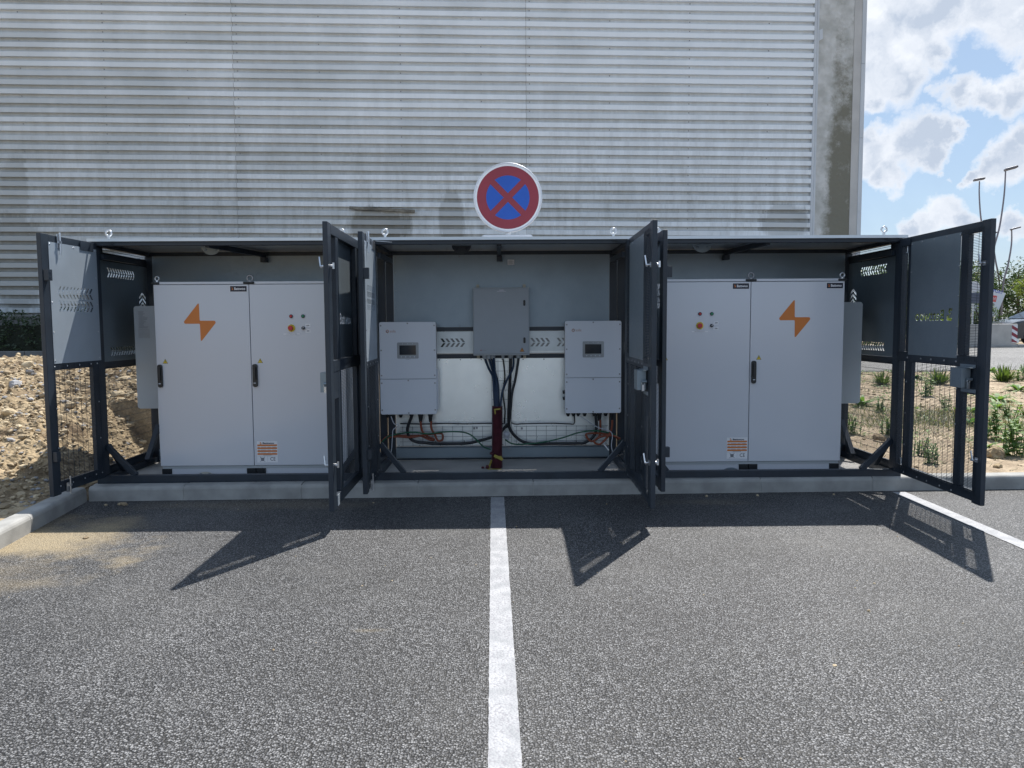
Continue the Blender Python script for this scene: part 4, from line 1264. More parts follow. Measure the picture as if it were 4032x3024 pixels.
def cabinet(x0, emblem_door, controls_door, label, side, unit_label):
    W2 = .945; x1 = x0 + 2 * W2; seam = x0 + W2; yf = 7.75
    c = empty('battery_cabinet', ((x0 + x1) / 2, 8.15, .129), label, 'battery cabinet', 'battery cabinets in the cage')
    m = MB(); m.box(x0 + .004, x1 - .004, yf + .035, 8.56, .252, 2.075); body = m.build('body', M['cab'], c, bevel=.004)
    m = MB(); m.box(x0 - .0, x1 + .0, yf + .006, 8.58, 2.083, 2.108); m.build('top_cover', M['cab'], c, bevel=.003)
    m = MB(); m.box(x0 + .012, x1 - .012, yf + .02, yf + .0345, .225, .251); m.build('gutter', M['cab2'], c)
    # plinth with dark corner blocks
    for (a_, b_) in ((x0 + .10, seam - .085), (seam + .105, x1 - .10)):
        m = MB(); m.box(a_, b_, yf + .028, yf + .05, .131, .224); m.build('plinth_panel', M['cab'], c, bevel=.002)
    for (a_, b_) in ((x0 + .005, x0 + .098), (seam - .083, seam + .008), (seam + .014, seam + .103), (x1 - .098, x1 - .005)):
        m = MB(); m.box(a_, b_, yf + .012, yf + .11, .1295, .2235); m.build('plinth_foot', M['black'], c, bevel=.003)
    for k, (a_, b_) in enumerate(((x0, seam - .003), (seam + .003, x1))):
        m = MB(); m.box(a_, b_, yf, yf + .03, .256, 2.078); d = m.build('cabinet_door', M['cab'], c, bevel=.0035)
        triangle_sign('warning_triangle', a_ + .088, yf, 1.295, .052, d, M['yellow'])
        handle(a_ + .036, 1.055, 1.285, yf, d)
        if k == emblem_door: bolt_emblem(x0 + W2 * k + .447, yf, 1.706, d)
        if (emblem_door == 0 and k == 0) or emblem_door == 1: brand_plate(b_ - .182, b_ - .018, 2.008, 2.063, yf, d)
        if k == controls_door:
            X = a_ + (.41 if k == 1 else .43)
            if k == 0: X = 1.986
            for (dx, mm) in ((0, M['red']), (.119, M['greenb'])):
                m = MB(); m.cyl((X + dx, yf, 1.76), (X + dx, yf - .010, 1.76), .018, 20); bz = m.build('button_bezel', M['black'], d)
                m = MB(); m.cyl((X + dx, yf - .0102, 1.76), (X + dx, yf - .017, 1.76), .0135, 20, r2=.011); m.build('button', mm, bz)
            m = MB(); m.cyl((X, yf, 1.642), (X, yf - .004, 1.642), .037, 32); es = m.build('emergency_stop_collar', M['yellow'], d)
            m = MB(); m.cyl((X, yf - .0042, 1.642), (X, yf - .02, 1.642), .014, 20); m.cyl((X - .004, yf - .020, 1.642), (X - .004, yf - .034, 1.642), .025, 28, r2=.023); m.build('mushroom_button', M['red'], es, bevel=.003)
            m = MB()
            for (word, a0, st) in (('EMERGENCY', 2.5, -.24), ('STOP', -2.1, .24)):
                for i, chh in enumerate(word):
                    t = a0 + st * i; me = text_me(chh, .0085)
                    rot = t - PI / 2 if a0 > 0 else t + PI / 2
                    m.mesh(me, FACE(X + .031 * math.cos(t), yf - .0048, 1.642 + .031 * math.sin(t)) @ Matrix.Rotation(rot, 4, 'Z'))
            m.build('collar_lettering', M['navy'], es)
            m = MB(); m.cyl((X + .119, yf, 1.642), (X + .119, yf - .02, 1.642), .0175, 12, r2=.0155); sw = m.build('selector_switch', M['black'], d)
            m = MB(); m.bar((X + .116, yf - .0212, 1.639), (X + .127, yf - .0212, 1.654), .002, .004); m.build('switch_pointer', M['white'], sw)
            for (tx, zz) in (('OFF', 1.667), ('ON', 1.612)):
                m = MB(); m.box(X + .139, X + .189, yf - .0008, yf - .0002, zz - .016, zz + .016); m.build('tag_plate', M['white'], d)
                put_text(tx, X + .165, yf - .0014, zz, .017, M['navy'], d, bold=.0004)
            m = MB(); m.box(X - .080, X + .083, yf - .0008, yf - .0002, 1.577, 1.588); m.build('tag_plate', M['white'], d)
            put_text('ARRET GENERAL BATTERIE', X, yf - .0013, 1.5825, .008, M['greytext'], d, width=.105)
    dl = [o for o in c.children if o.name.startswith('cabinet_door')]
    if emblem_door == 0: rating_label(seam + .031, seam + .239, .285, .502, yf, dl[1])
    else: rating_label(seam - .220, seam - .010, .285, .503, yf, dl[0])
    # lifting eyes on their black pads
    for (xx, sc, full) in ((x0 + .02, .7, 1), (seam, 1.0, 1), (x1 - .02, .8, 1)):
        m = MB(); m.prism(round_poly([(xx - .055 * sc, 2.082), (xx + .055 * sc, 2.082), (xx + .055 * sc, 2.102), (xx - .055 * sc, 2.102)], .009, 4), yf - .012, yf + .06) if False else m.box(xx - .055 * sc, xx + .055 * sc, yf - .010, yf + .055, 2.084, 2.106)
        m.build('lifting_pad', M['black'], c, bevel=.007)
        m = MB(); m.torus((xx + .006, yf + .03, 2.142), .028 * sc, .010 * sc, 'Y', 20, 8); m.cyl((xx + .006, yf + .03, 2.106), (xx + .006, yf + .03, 2.12), .018, 12)
        m.build('lifting_eye', M['zinc'] if xx < x0 + .1 or xx > x1 - .1 else M['bolt'], c)
    # half-round foot lug
    lx = x0 + .443 if emblem_door == 0 else x0 + .775
    m = MB(); m.prism([(lx + .082 * math.cos(PI * i / 14), .131 + .060 * math.sin(PI * i / 14) ** .7 if 0 < i < 14 else .131) for i in range(15)], yf + .012, yf + .018)
    lug = m.build('foot_lug', mat('zinc_yellow_lug', (.60, .58, .50), .45, .3) if emblem_door == 0 else M['galv'], c)
    m = MB(); m.cyl((lx - .045, yf + .0118, .165), (lx - .045, yf + .002, .165), .016, 6); m.cyl((lx + .042, yf + .0118, .165), (lx + .042, yf + .002, .165), .016, 6); m.build('lug_bolt', M['bolt'], lug)
    # cooling unit on the flank
    if side < 0: ua, ub = x0 - .372, x0 - .001
    else: ua, ub = x1 + .001, x1 + .352
    m = MB(); m.prism(round_poly([(ua, .806), (ub, .806), (ub, 1.880), (ua, 1.880)], [.03 if side < 0 else .001, .001 if side < 0 else .03, .001 if side < 0 else .03, .03 if side < 0 else .001], 5), 8.10, 8.52)
    u = m.build('cooling_unit', M['cab2'], c, bevel=.003)
    if unit_label:
        m = MB(); m.box(ua + .040, ua + .160, 8.0985, 8.0995, 1.545, 1.832); m.build('unit_label', mat('silver_label', (.42, .44, .46), .4, .2), u)
        m = MB(); rr = random.Random(4)
        for k in range(17):
            zz = 1.82 - k * .0105
            m.box(ua + .050, ua + .050 + rr.uniform(.04, .10), 8.0975, 8.098, zz, zz + .0035)
        m.box(ua + .042, ua + .158, 8.0975, 8.098, 1.634, 1.6355)
        m.build('unit_label_print', M['greytext'], u)
    return c


cabinet(-3.472, 0, 1, 'tall pale grey two-door cabinet with orange bolt on its left door', -1, True)
cabinet(1.553, 1, 0, 'tall pale grey two-door cabinet with orange bolt on its right door', 1, False)

# ------------------------------------------------------------------ inverters
def inverter(x0, z0, label, left):
    x1 = x0 + .62; z1 = z0 + 1.018; yf = 8.45; zs = z0 + .392
    c = empty('inverter', ((x0 + x1) / 2, 8.58, z0), label, 'inverter', 'wall inverters in the middle bay')
    m = MB(); m.prism(round_poly([(x0 + .008, z0 + .01), (x1 - .008, z0 + .01), (x1 - .008, z1 - .008), (x0 + .008, z1 - .008)], .025, 5), yf + .03, 8.66); m.build('housing', M['cab2'], c, bevel=.006)
    m = MB(); m.prism(round_poly([(x0, zs + .002), (x1, zs + .002), (x1, z1), (x0, z1)], [.004, .004, .022, .022], 5), yf, yf + .0295); up = m.build('front_cover', M['inv'], c, bevel=.004)
    m = MB(); m.prism(round_poly([(x0, z0), (x1, z0), (x1, zs - .002), (x0, zs - .002)], [.022, .022, .004, .004], 5), yf + .001, yf + .0295); m.build('terminal_cover', M['inv'], c, bevel=.004)
    m = MB()
    for xx in (x0 + .018, x1 - .018):
        for zz in (z1 - .04, z1 - .31, zs + .04, zs - .045, z0 + .05): m.cyl((xx, yf - .0005, zz), (xx, yf - .003, zz), .009, 10)
    for zz in (z1 - .016, zs - .016, z0 + .016): m.cyl((x0 + .31, yf - .0005, zz), (x0 + .31, yf - .003, zz), .009, 10)
    m.build('cover_screws', M['bolt'], c, kind='stuff')
    dx = x0 + .193
    m = MB(); m.prism(round_poly([(dx, z0 + .617), (dx + .235, z0 + .617), (dx + .235, z0 + .794), (dx, z0 + .794)], .012, 4), yf - .0025, yf - .0003); dp = m.build('display_panel', mat('display_bezel', (.34, .36, .38), .4), up)
    m = MB(); m.box(dx + .026, dx + .206, yf - .0036, yf - .0027, z0 + .658, z0 + .762); m.build('display_screen', M['screen'], up)
    m = MB()
    for k in range(4): m.cyl((dx + .045 + k * .048, yf - .0026, z0 + .636), (dx + .045 + k * .048, yf - .0034, z0 + .636), .006, 10)
    for k in range(3): m.cyl((dx + .06 + k * .055, yf - .0026, z0 + .779), (dx + .06 + k * .055, yf - .0034, z0 + .779), .004, 8)
    m.build('keys', M['inv'], up)
    put_text('S6-EH3P50K-H', x0 + .31, yf - .0008, z0 + .608, .010, M['greytext'], up, width=.05)
    lg = mat('logo_orange_grey', (.42, .22, .17), .5)
    m = MB(); m.torus((x0 + .090, yf - .001, z1 - .102), .0115, .0035, 'Y', 18, 4)
    for k in range(8): t = k * PI / 4; m.box(x0 + .090 + .0165 * math.cos(t) - .003, x0 + .090 + .0165 * math.cos(t) + .003, yf - .0014, yf - .0004, z1 - .102 + .0165 * math.sin(t) - .003, z1 - .102 + .0165 * math.sin(t) + .003)
    m.build('gear_logo', lg, up)
    put_text('solis', x0 + .148, yf - .0008, z1 - .102, .040, lg, up, width=.062)
    # glands underneath
    gl = [.06, .12, .21, .33, .43, .54] if left else [.04, .10, .155, .225, .33, .39, .46, .53]
    bigs = (.43, .54) if left else (.39, .53)
    for gx in gl:
        m = MB(); b_ = gx in bigs
        m.cyl((x0 + gx, 8.53, z0 + .008), (x0 + gx, 8.53, z0 - .022), .030 if b_ else .024, 12); m.cyl((x0 + gx, 8.53, z0 - .022), (x0 + gx, 8.53, z0 - (.095 if b_ else .042)), .026 if b_ else .02, 12, r2=.017 if b_ else .014)
        m.build('cable_gland', M['black'], c)
    if left:
        m = MB(); m.box(x1 - .008, x1 + .012, 8.50, 8.62, z0 + .05, z0 + .50); m.build('side_fin', M['inv'], c, bevel=.004)
    else:
        for zz in (z0 + .235, z0 + .165):
            m = MB(); m.cyl((x0 + .008, 8.5, zz), (x0 - .022, 8.5, zz - .004), .020, 12); m.build('side_gland', M['black'], c)
    return c


inverter(-1.351, .682, 'pale grey wall inverter left of the central switch box', True)
inverter(.684, .682, 'pale grey wall inverter right of the central switch box', False)

# switch box
bx_ = empty('switch_box', (-.015, 8.6, 1.33), 'plain grey steel switch box between the two inverters', 'switch box')
m = MB(); m.box(-.325, .295, 8.516, 8.695, 1.325, 2.071); m.build('box_body', M['cab2'], bx_, bevel=.003)
m = MB(); m.box(-.320, .290, 8.50, 8.5145, 1.343, 2.060); bd = m.build('box_door', mat('box_door_grey', (.34, .38, .42), .38, var=.03), bx_, bevel=.003)
for z in (1.901, 1.491):
    m = MB(); m.prism(round_poly([(.228, z - .032), (.252, z - .032), (.252, z + .032), (.228, z + .032)], .011, 5), 8.490, 8.4995); m.cyl((.240, 8.4898, z), (.240, 8.482, z), .010, 10); m.build('door_lock', M['black'], bd)
triangle_sign('warning_triangle', .213, 8.50, 1.365, .054, bd, mat('orange_sticker', (.62, .27, .05), .5))
put_text('GUZZPERY', -.205, 8.4992, 1.382, .014, M['greytext'], bd, width=.05)
m = MB(); m.box(-.245, -.236, 8.4985, 8.4995, 1.375, 1.39); m.build('maker_mark', M['signred'], bd)
m = MB(); m.box(-.06, .04, 8.4985, 8.4997, 2.025, 2.033); m.box(-.035, .015, 8.4985, 8.4997, 2.036, 2.048); m.build('tag_plate', M['whitec'], bd)
for (x, z0_, z1_) in ((-.275, 2.0715, 2.112), (.245, 2.0715, 2.112), (-.275, 1.285, 1.3245), (.245, 1.285, 1.3245)):
    m = MB(); m.box(x - .016, x + .016, 8.66, 8.672, z0_, z1_); m.cyl((x, 8.659, (z0_ + z1_) / 2), (x, 8.654, (z0_ + z1_) / 2), .007, 8); m.build('fixing_lug', mat('zinc_lug', (.45, .42, .34), .5, .4), bx_)
for (x, r) in ((-.20, .030), (-.155, .030), (-.11, .026), (.0, .018), (.085, .030), (.175, .030)):
    m = MB(); m.cyl((x, 8.58, 1.3245), (x, 8.58, 1.300), r, 6, smooth=False); m.cyl((x, 8.58, 1.2995), (x, 8.58, 1.282), r * .85, 10, r2=r * .6); m.build('cable_gland', M['cab2'], bx_)

# ------------------------------------------------------------------ cables
def cable(pts, r, mt, label, y0=8.52, y1=8.56, name='cable', ys=None):
    n = len(pts)
    P = [(p[0], (ys[i] if ys else y0 + (y1 - y0) * math.sin(PI * i / (n - 1)) * .8), p[1]) for i, p in enumerate(pts)]
    m = MB(); m.tube(P, r, 8, 5)
    o = m.build(name, mt); tag(o, label, 'cable')
    return o


cable([(-1.02, .65), (-1.06, .55), (-1.07, .48), (-1.04, .4), (-.97, .36), (-.88, .35), (-.76, .34), (-.44, .34), (-.31, .36), (-.13, .41), (-.03, .47), (.05, .56)], .017, M['cable'], 'thick black cable looping down from the left inverter to the conduit')
cable([(-.92, .60), (-.91, .5), (-.86, .43), (-.79, .4), (-.78, .38), (-.84, .39), (-.93, .43), (-1.05, .43), (-1.22, .44), (-1.3, .42), (-1.36, .37)], .012, M['orangec'], 'orange cable bending left from the inner gland of the left inverter')
cable([(-.8, .60), (-.8, .52), (-.76, .44), (-.73, .38), (-.68, .39), (-.68, .45), (-.72, .46), (-.84, .45), (-1.03, .42), (-1.2, .43), (-1.32, .41)], .012, M['orangec'], 'orange cable looping below the right end of the left inverter', 8.50, 8.52)
cable([(-1.36, .35), (-1.31, .41), (-1.23, .45), (-1.02, .48), (-.84, .46), (-.67, .48), (-.48, .48), (-.37, .45), (-.29, .38), (-.22, .31), (-.14, .28)], .008, M['greenc'], 'thin green cable under the left inverter running to the red conduit', 8.48, 8.49)
cable([(-1.24, .66), (-1.21, .58), (-1.16, .56), (-1.22, .51), (-1.23, .44), (-1.24, .31), (-1.26, .22), (-1.29, .17)], .005, M['whitec'], 'thin white cable hanging below the left inverter to the floor', 8.47, 8.48)
cable([(-1.16, .56), (-.9, .553), (-.67, .558), (-.43, .552), (-.2, .555), (.0, .55)], .007, M['cable'], 'straight thin black cable along the top of the wire tray left of the conduit', 8.62, 8.62)
cable([(1.03, .66), (1.04, .5), (1.0, .4), (.91, .34), (.82, .33), (.52, .33), (.32, .33), (.19, .37), (.09, .47), (.06, .59), (.07, .9), (.08, 1.09), (.085, 1.29)], .017, M['cable'], 'thick black cable sweeping from the right inverter up to the switch box')
cable([(.175, 1.29), (.14, 1.07), (.1, .9), (.08, .7), (.06, .56), (.0, .5), (-.06, .44)], .014, M['cable'], 'black cable from the rightmost gland of the switch box', 8.56, 8.50)
cable([(-.20, 1.29), (-.16, 1.19), (-.11, 1.09), (-.1, .96), (-.09, .76)], .013, M['bluecable'], 'leftmost dark blue cable dropping from the switch box', ys=[8.58, 8.5, 8.42, 8.36, 8.34])
cable([(-.155, 1.29), (-.11, 1.15), (-.07, 1.02), (-.06, .76)], .013, M['bluecable'], 'second dark blue cable from the left under the switch box', ys=[8.58, 8.49, 8.38, 8.33])
cable([(-.125, 1.29), (-.09, 1.15), (-.055, 1.0), (-.05, .76)], .013, M['bluecable'], 'third dark blue cable from the left under the switch box', ys=[8.6, 8.52, 8.42, 8.36])
cable([(-.10, 1.29), (-.09, 1.15), (-.08, .96), (-.075, .76)], .013, M['bluecable'], 'fourth dark blue cable from the left under the switch box', ys=[8.56, 8.47, 8.37, 8.31])
cable([(.12, 1.29), (.11, 1.18), (.04, 1.05), (-.01, .92), (-.03, .76)], .012, M['bluecable'], 'dark blue cable crossing from the right glands of the switch box to the conduit', ys=[8.58, 8.52, 8.46, 8.38, 8.33])
cable([(.0, 1.30), (.02, 1.09), (.0, .9), (.02, .7), (.01, .55)], .008, M['cable'], 'thin black cable hanging straight from the middle of the switch box', 8.6, 8.62)
cable([(.02, .39), (.11, .34), (.29, .34), (.46, .36), (.65, .4), (.84, .46), (1.03, .48), (1.23, .44), (1.3, .37)], .008, M['greenc'], 'thin green cable under the right inverter rising from the conduit', 8.48, 8.50)
cable([(1.08, .60), (1.08, .46), (1.05, .39), (.98, .36), (.93, .41), (.93, .44), (1.01, .45), (1.14, .44), (1.23, .42), (1.3, .37)], .012, M['orangec'], 'orange cable coiled left below the right inverter', 8.50, 8.52)
cable([(1.21, .60), (1.2, .49), (1.15, .4), (1.07, .33), (1.01, .36), (1.07, .41), (1.2, .43), (1.3, .39)], .012, M['orangec'], 'orange cable hanging from the outer right gland of the right inverter', 8.47, 8.48)
cable([(.84, .66), (1.0, .55), (1.08, .51), (1.16, .49), (1.21, .44), (1.2, .32), (1.22, .22), (1.24, .18)], .005, M['whitec'], 'thin white cable hanging below the right inverter to the floor', 8.46, 8.46)
cable([(.09, .56), (.14, .545), (.24, .55), (.52, .553), (.73, .545), (.80, .55), (.80, .66)], .007, M['cable'], 'straight thin black cable along the top of the wire tray right of the conduit', 8.62, 8.60)

for nm, spots in (('cable', ((-.76, .342), (-.44, .345))), ('cable.006', ((.52, .33), (.82, .332)))):
    for (x, z) in spots:
        m = MB(); m.torus((x, 8.585, z), .019, .0035, 'X', 12, 5); m.box(x - .003, x + .003, 8.562, 8.568, z, z + .03)
        m.build('cable_tie', M['black'], bpy.data.objects[nm])

# red ribbed conduit
cd = empty('conduit', (-.06, 8.3, .128), 'dark red ribbed conduit standing on the slab with torn yellow tape', 'conduit')
m = MB(); P = []
rings = 56
for i in range(rings * 2 + 1):
    t = i / (rings * 2); P.append((-.064 - .012 * (1 - t) ** 2, 8.20 + .13 * t, .128 + .655 * t))
nn = 18; vs = []
for i, p in enumerate(P):
    rr = (.060 if i % 2 else .0535) + .008 * max(0, .25 - i / (rings * 2)) / .25
    for k in range(nn): a_ = 2 * PI * k / nn; vs.append((p[0] + rr * math.cos(a_), p[1] + rr * math.sin(a_), p[2]))
m.add(vs, [(i * nn + k, i * nn + (k + 1) % nn, (i + 1) * nn + (k + 1) % nn, (i + 1) * nn + k) for i in range(len(P) - 1) for k in range(nn)], False)
m.build('ribbed_pipe', M['redpipe'], cd)
m = MB(); m.bar((-.10, 8.262, .748), (-.03, 8.262, .758), .002, .016); m.bar((-.09, 8.262, .745), (-.085, 8.262, .70), .002, .014)
m.bar((-.10, 8.145, .27), (-.01, 8.145, .225), .003, .03); m.bar((-.09, 8.142, .25), (-.02, 8.142, .255), .003, .02); m.bar((-.13, 8.15, .22), (-.16, 8.12, .135), .01, .018); m.bar((-.17, 8.11, .131), (-.02, 8.10, .131), .03, .004)
m.build('torn_tape', M['tape'], cd)
m = MB(); rock(m, (-.17, 8.13, .15), .035, random.Random(2), flat=.5); rock(m, (-.22, 8.12, .145), .02, random.Random(3)); rock(m, (-.125, 8.16, .29), .026, random.Random(3)); m.build('torn_scrap', M['redpipe'], cd)

# wire cable trays
tr = empty('cable_tray', (0, 8.66, .3), 'welded wire cable tray running along and up the rear sheet', 'cable tray')
m = MB()
for (x0, x1) in ((-1.17, -.14), (.12, 1.19)):
    for z in (.512, .462, .402, .345, .298): m.box(x0, x1, 8.664, 8.668, z - .002, z + .002)
    n = int((x1 - x0) / .113)
    for i in range(n + 1): x = x0 + .03 + i * .113; m.box(x - .002, x + .002, 8.668, 8.672, .298, .52); m.box(x - .002, x + .002, 8.62, 8.668, .510, .514)
m.build('tray_run', M['tray'], tr)
m = MB()
for x in (-.128, -.055, .022, .094): m.box(x - .002, x + .002, 8.684, 8.688, .148, 1.27)
for i in range(11): z = .17 + i * .108; m.box(-.128, .094, 8.680, 8.684, z - .002, z + .002)
m.build('tray_riser', M['tray'], tr)
m = MB()
for (x, z) in ((-.33, .495), (-.30, .50), (.21, .49), (-.92, .49), (.09, 1.19), (-.11, 1.19), (.06, .27)): m.box(x - .010, x + .010, 8.655, 8.663, z - .012, z + .012)
m.build('tray_clips', M['bolt'], tr)
m = MB(); m.dome((.035, 8.50, .44), .040, 14, flat=.9); rock(m, (.035, 8.50, .40), .032, random.Random(8), hi=True); o = m.build('foam_plug', M['whitec']); tag(o, 'small round white cap behind the red conduit', 'cap')
m = MB(); m.bar((1.115, 8.45, .335), (1.17, 8.45, .265), .001, .012); o = m.build('cable_label', M['white']); tag(o, 'small white paper tag on the orange cable under the right inverter', 'tag')

# ------------------------------------------------------------------ no stopping sign
sg = empty('road_sign', (.07, 8.95, .13), 'round red and blue no stopping sign on a post behind the cage', 'road sign')
C0 = (.070, 3.107)


def disc(R, y0, y1, mt, name, n=72): m = MB(); m.prism([(C0[0] + R * math.cos(2 * PI * i / n), C0[1] + R * math.sin(2 * PI * i / n)) for i in range(n)], y0, y1); return m.build(name, mt, sg)


disc(.376, 8.902, 8.910, M['signalu'], 'sign_back')
m = MB(); m.torus((C0[0], 8.905, C0[1]), .382, .011, 'Y', 72, 8); m.build('sign_rim', M['signalu'], sg)
disc(.374, 8.9000, 8.9015, M['white'], 'white_border')
disc(.353, 8.8985, 8.8995, M['signred'], 'red_disc')
R = .247; hw = .0345
for k in range(4):
    a0 = PI / 4 + k * PI / 2; a1 = a0 + PI / 2; da = math.asin(hw / R)
    mid = (a0 + a1) / 2; inner = hw * math.sqrt(2)
    pts = [(C0[0] + inner * math.cos(mid), C0[1] + inner * math.sin(mid))] + [(C0[0] + R * math.cos(a0 + da + (a1 - a0 - 2 * da) * i / 20), C0[1] + R * math.sin(a0 + da + (a1 - a0 - 2 * da) * i / 20)) for i in range(21)]
    m = MB(); m.prism(pts, 8.8970, 8.8980); m.build('blue_field', M['signblue'], sg)
m = MB(); m.prism(round_poly([(-.235, 2.42), (.355, 2.42), (.355, 2.69), (-.235, 2.69)], .035, 6), 8.902, 8.912); pl = m.build('sub_plate', M['signalu'], sg)
m = MB(); m.prism(round_poly([(-.223, 2.432), (.343, 2.432), (.343, 2.679), (-.223, 2.679)], .028, 6), 8.9000, 8.9015); m.build('sub_plate_face', M['white'], pl)
m = MB(); m.box(.143, .287, 8.8985, 8.8995, 2.52, 2.667); m.build('blue_pictogram', M['signblue'], pl)
m = MB(); m.cyl((.19, 8.8982, 2.65), (.19, 8.8975, 2.65), .012, 14); m.box(.184, .20, 8.8975, 8.8982, 2.59, 2.637); m.build('pictogram_figure', M['white'], pl)
m = MB(); m.cyl((.07, 8.95, .1), (.07, 8.95, 3.45), .03, 14); m.build('sign_post', M['signalu'], sg)

# ------------------------------------------------------------------ soil slope: weeds, litter
def blade(m, base, ang, length, width, lift, droop, rnd, seg=4):
    d = Vector((math.cos(ang), math.sin(ang), 0)); n = Vector((-d.y, d.x, 0))
    vs = []
    for i in range(seg + 1):
        t = i / seg
        p = Vector(base) + d * length * t * math.cos(lift) + Vector((0, 0, length * (t * math.sin(lift) - droop * t * t)))
        w = width * (math.sin(PI * (t * .86 + .10))) * .5
        tw = Vector((0, 0, w * .35))
        vs += [p - n * w + tw, p + n * w + tw]
    m.add(vs, [(2 * i, 2 * i + 1, 2 * i + 3, 2 * i + 2) for i in range(seg)])


def weed(kind, x, y, s, seed, label):
    rnd = random.Random(seed); z = gz(x, y) - .01; m = MB()
    if kind == 'rosette':
        for i in range(int(26 + rnd.random() * 10)):
            blade(m, (x, y, z), rnd.uniform(0, 6.28), s * rnd.uniform(.55, 1.05), s * .17, rnd.uniform(.15, .95), rnd.uniform(.2, .6), rnd)
        mt = M['weed'] if seed % 3 else M['weeddark']
    elif kind == 'herb':
        for i in range(int(9 + rnd.random() * 5)):
            a_ = rnd.uniform(0, 6.28); r_ = s * rnd.uniform(0, .45); h = s * rnd.uniform(.6, 1.15)
            bx_, by_ = x + math.cos(a_) * r_, y + math.sin(a_) * r_
            tx, ty = bx_ + rnd.uniform(-.25, .25) * s, by_ + rnd.uniform(-.25, .25) * s
            m.tube([(bx_, by_, z), ((bx_ + tx) / 2, (by_ + ty) / 2, z + h * .55), (tx, ty, z + h)], .004, 4, 2)
            for k in range(13):
                t = (k + 1) / 13; px, py, pz = bx_ + (tx - bx_) * t, by_ + (ty - by_) * t, z + h * t
                blade(m, (px, py, pz), rnd.uniform(0, 6.28), s * .30 * (1.15 - t * .6), s * .13, rnd.uniform(-.1, .7), .25, rnd, 3)
        mt = M['weed']
    elif kind == 'bush':
        for i in range(int(150)):
            a_ = rnd.uniform(0, 6.28); l = rnd.uniform(.1, 1)
            blade(m, (x + math.cos(a_) * s * .25 * l, y + math.sin(a_) * s * .25 * l, z), a_ + rnd.uniform(-.5, .5), s * rnd.uniform(.3, .85), s * .05, rnd.uniform(.35, 1.4), rnd.uniform(0, .25), rnd)
        mt = M['leafmid']
    else:
        for i in range(90):
            a_ = rnd.uniform(0, 6.28); l = s * rnd.random() ** .6
            blade(m, (x + math.cos(a_) * l, y + math.sin(a_) * l, z), rnd.uniform(0, 6.28), s * rnd.uniform(.25, .5), s * .03, rnd.uniform(.3, 1.3), rnd.uniform(0, .4), rnd, 3)
        mt = M['dry']
    o = m.build('weed' if kind != 'dry' else 'dry_grass_tuft', mt)
    return tag(o, label, 'weed' if kind != 'dry' else 'grass tuft', None)


WEEDS = [('rosette', 8.39, 12.9, .46, 1, 'largest spiky dark rosette weed just right of the far right door'),
         ('rosette', 9.55, 14.09, .40, 2, 'flat pale rosette weed at the right edge of the soil bank'),
         ('bush', 10.36, 15.76, .52, 3, 'upright feathery bush near the top of the soil bank'),
         ('herb', 10.75, 15.9, .30, 4, 'small yellow-green leafy weed beside the feathery bush'),
         ('rosette', 7.75, 11.93, .34, 5, 'leafy weed below the largest spiky rosette'),
         ('herb', 7.35, 11.1, .20, 6, 'small weed low behind the free edge of the right door'),
         ('bush', 7.75, 11.2, .26, 7, 'fine tuft weed in the middle of the right soil bank'),
         ('herb', 6.14, 9.45, .42, 8, 'tall leafy weed in the lower middle beside the right door'),
         ('bush', 6.83, 10.1, .26, 9, 'thin feathery weed right of the tall leafy weed'),
         ('herb', 5.84, 8.55, .42, 10, 'broad-leaved weed near the kerb at the right picture edge'),
         ('herb', 6.35, 9.0, .34, 31, 'broad-leaved weed behind the one near the kerb at the right edge'),
         ('rosette', 5.72, 8.95, .20, 11, 'low pale rosette weed at the foot of the bank beside the door'),
         ('bush', 8.78, 15.35, .50, 12, 'bright green bush seen through the top of the right door mesh'),
         ('herb', 7.48, 13.5, .32, 13, 'yellowing weed seen through the right door mesh'),
         ('herb', 6.95, 11.97, .22, 14, 'small weed in the middle of the right door mesh'),
         ('herb', 4.75, 8.6, .20, 15, 'small weed seen low through the right door mesh'),
         ('herb', 4.6, 8.12, .18, 16, 'lowest small weed just behind the kerb by the right door'),
         ('rosette', 7.12, 11.57, .34, 17, 'weed seen through the narrow right slot of the right door'),
         ('rosette', 6.52, 10.56, .30, 18, 'lower weed seen through the narrow right slot of the right door'),
         ('bush', 7.52, 15.1, .40, 19, 'green bush seen through the right side mesh of the cage near its post'),
         ('rosette', 5.84, 12.4, .42, 20, 'dark rosette weed below the cooling unit of the right cabinet'),
         ('herb', 5.75, 11.6, .20, 21, 'small weed seen through the right side mesh of the cage'),
         ('herb', 4.55, 9.9, .22, 22, 'small weed low at the left of the right side mesh'),
         ('herb', 4.98, 9.83, .20, 23, 'small weed low beside the right rear strut of the cage'),
         ('rosette', 8.87, 16.4, .30, 24, 'bright rosette weed close under the road edge'),
         ('rosette', 11.3, 17.6, .36, 25, 'weed on the road edge just right of the door'),
         ('herb', 11.9, 17.4, .22, 26, 'tiny weed on the road edge near the right picture border'),
         ('herb', 8.6, 11.4, .30, 27, 'weed far right halfway down the soil bank'),
         ('bush', 7.9, 10.2, .30, 28, 'tuft weed at the right picture border halfway down the bank')]
for w_ in WEEDS: weed(*w_)
for i, (x, y, s) in enumerate(((6.9, 11.5, .35), (6.35, 10.3, .3), (7.0, 10.7, .3), (5.6, 8.9, .25), (8.1, 12.2, .3))):
    tag(weed('dry', x, y, s, 60 + i, 'straw-coloured tuft of dry stems ' + ('behind the middle of the right door mesh', 'low behind the right door mesh', 'showing in the right slot of the right door', 'just behind the kerb right of the door', 'far right, highest of the dry tufts')[i]), group='dry tufts on the soil bank')
rnd = random.Random(77)
m = MB()
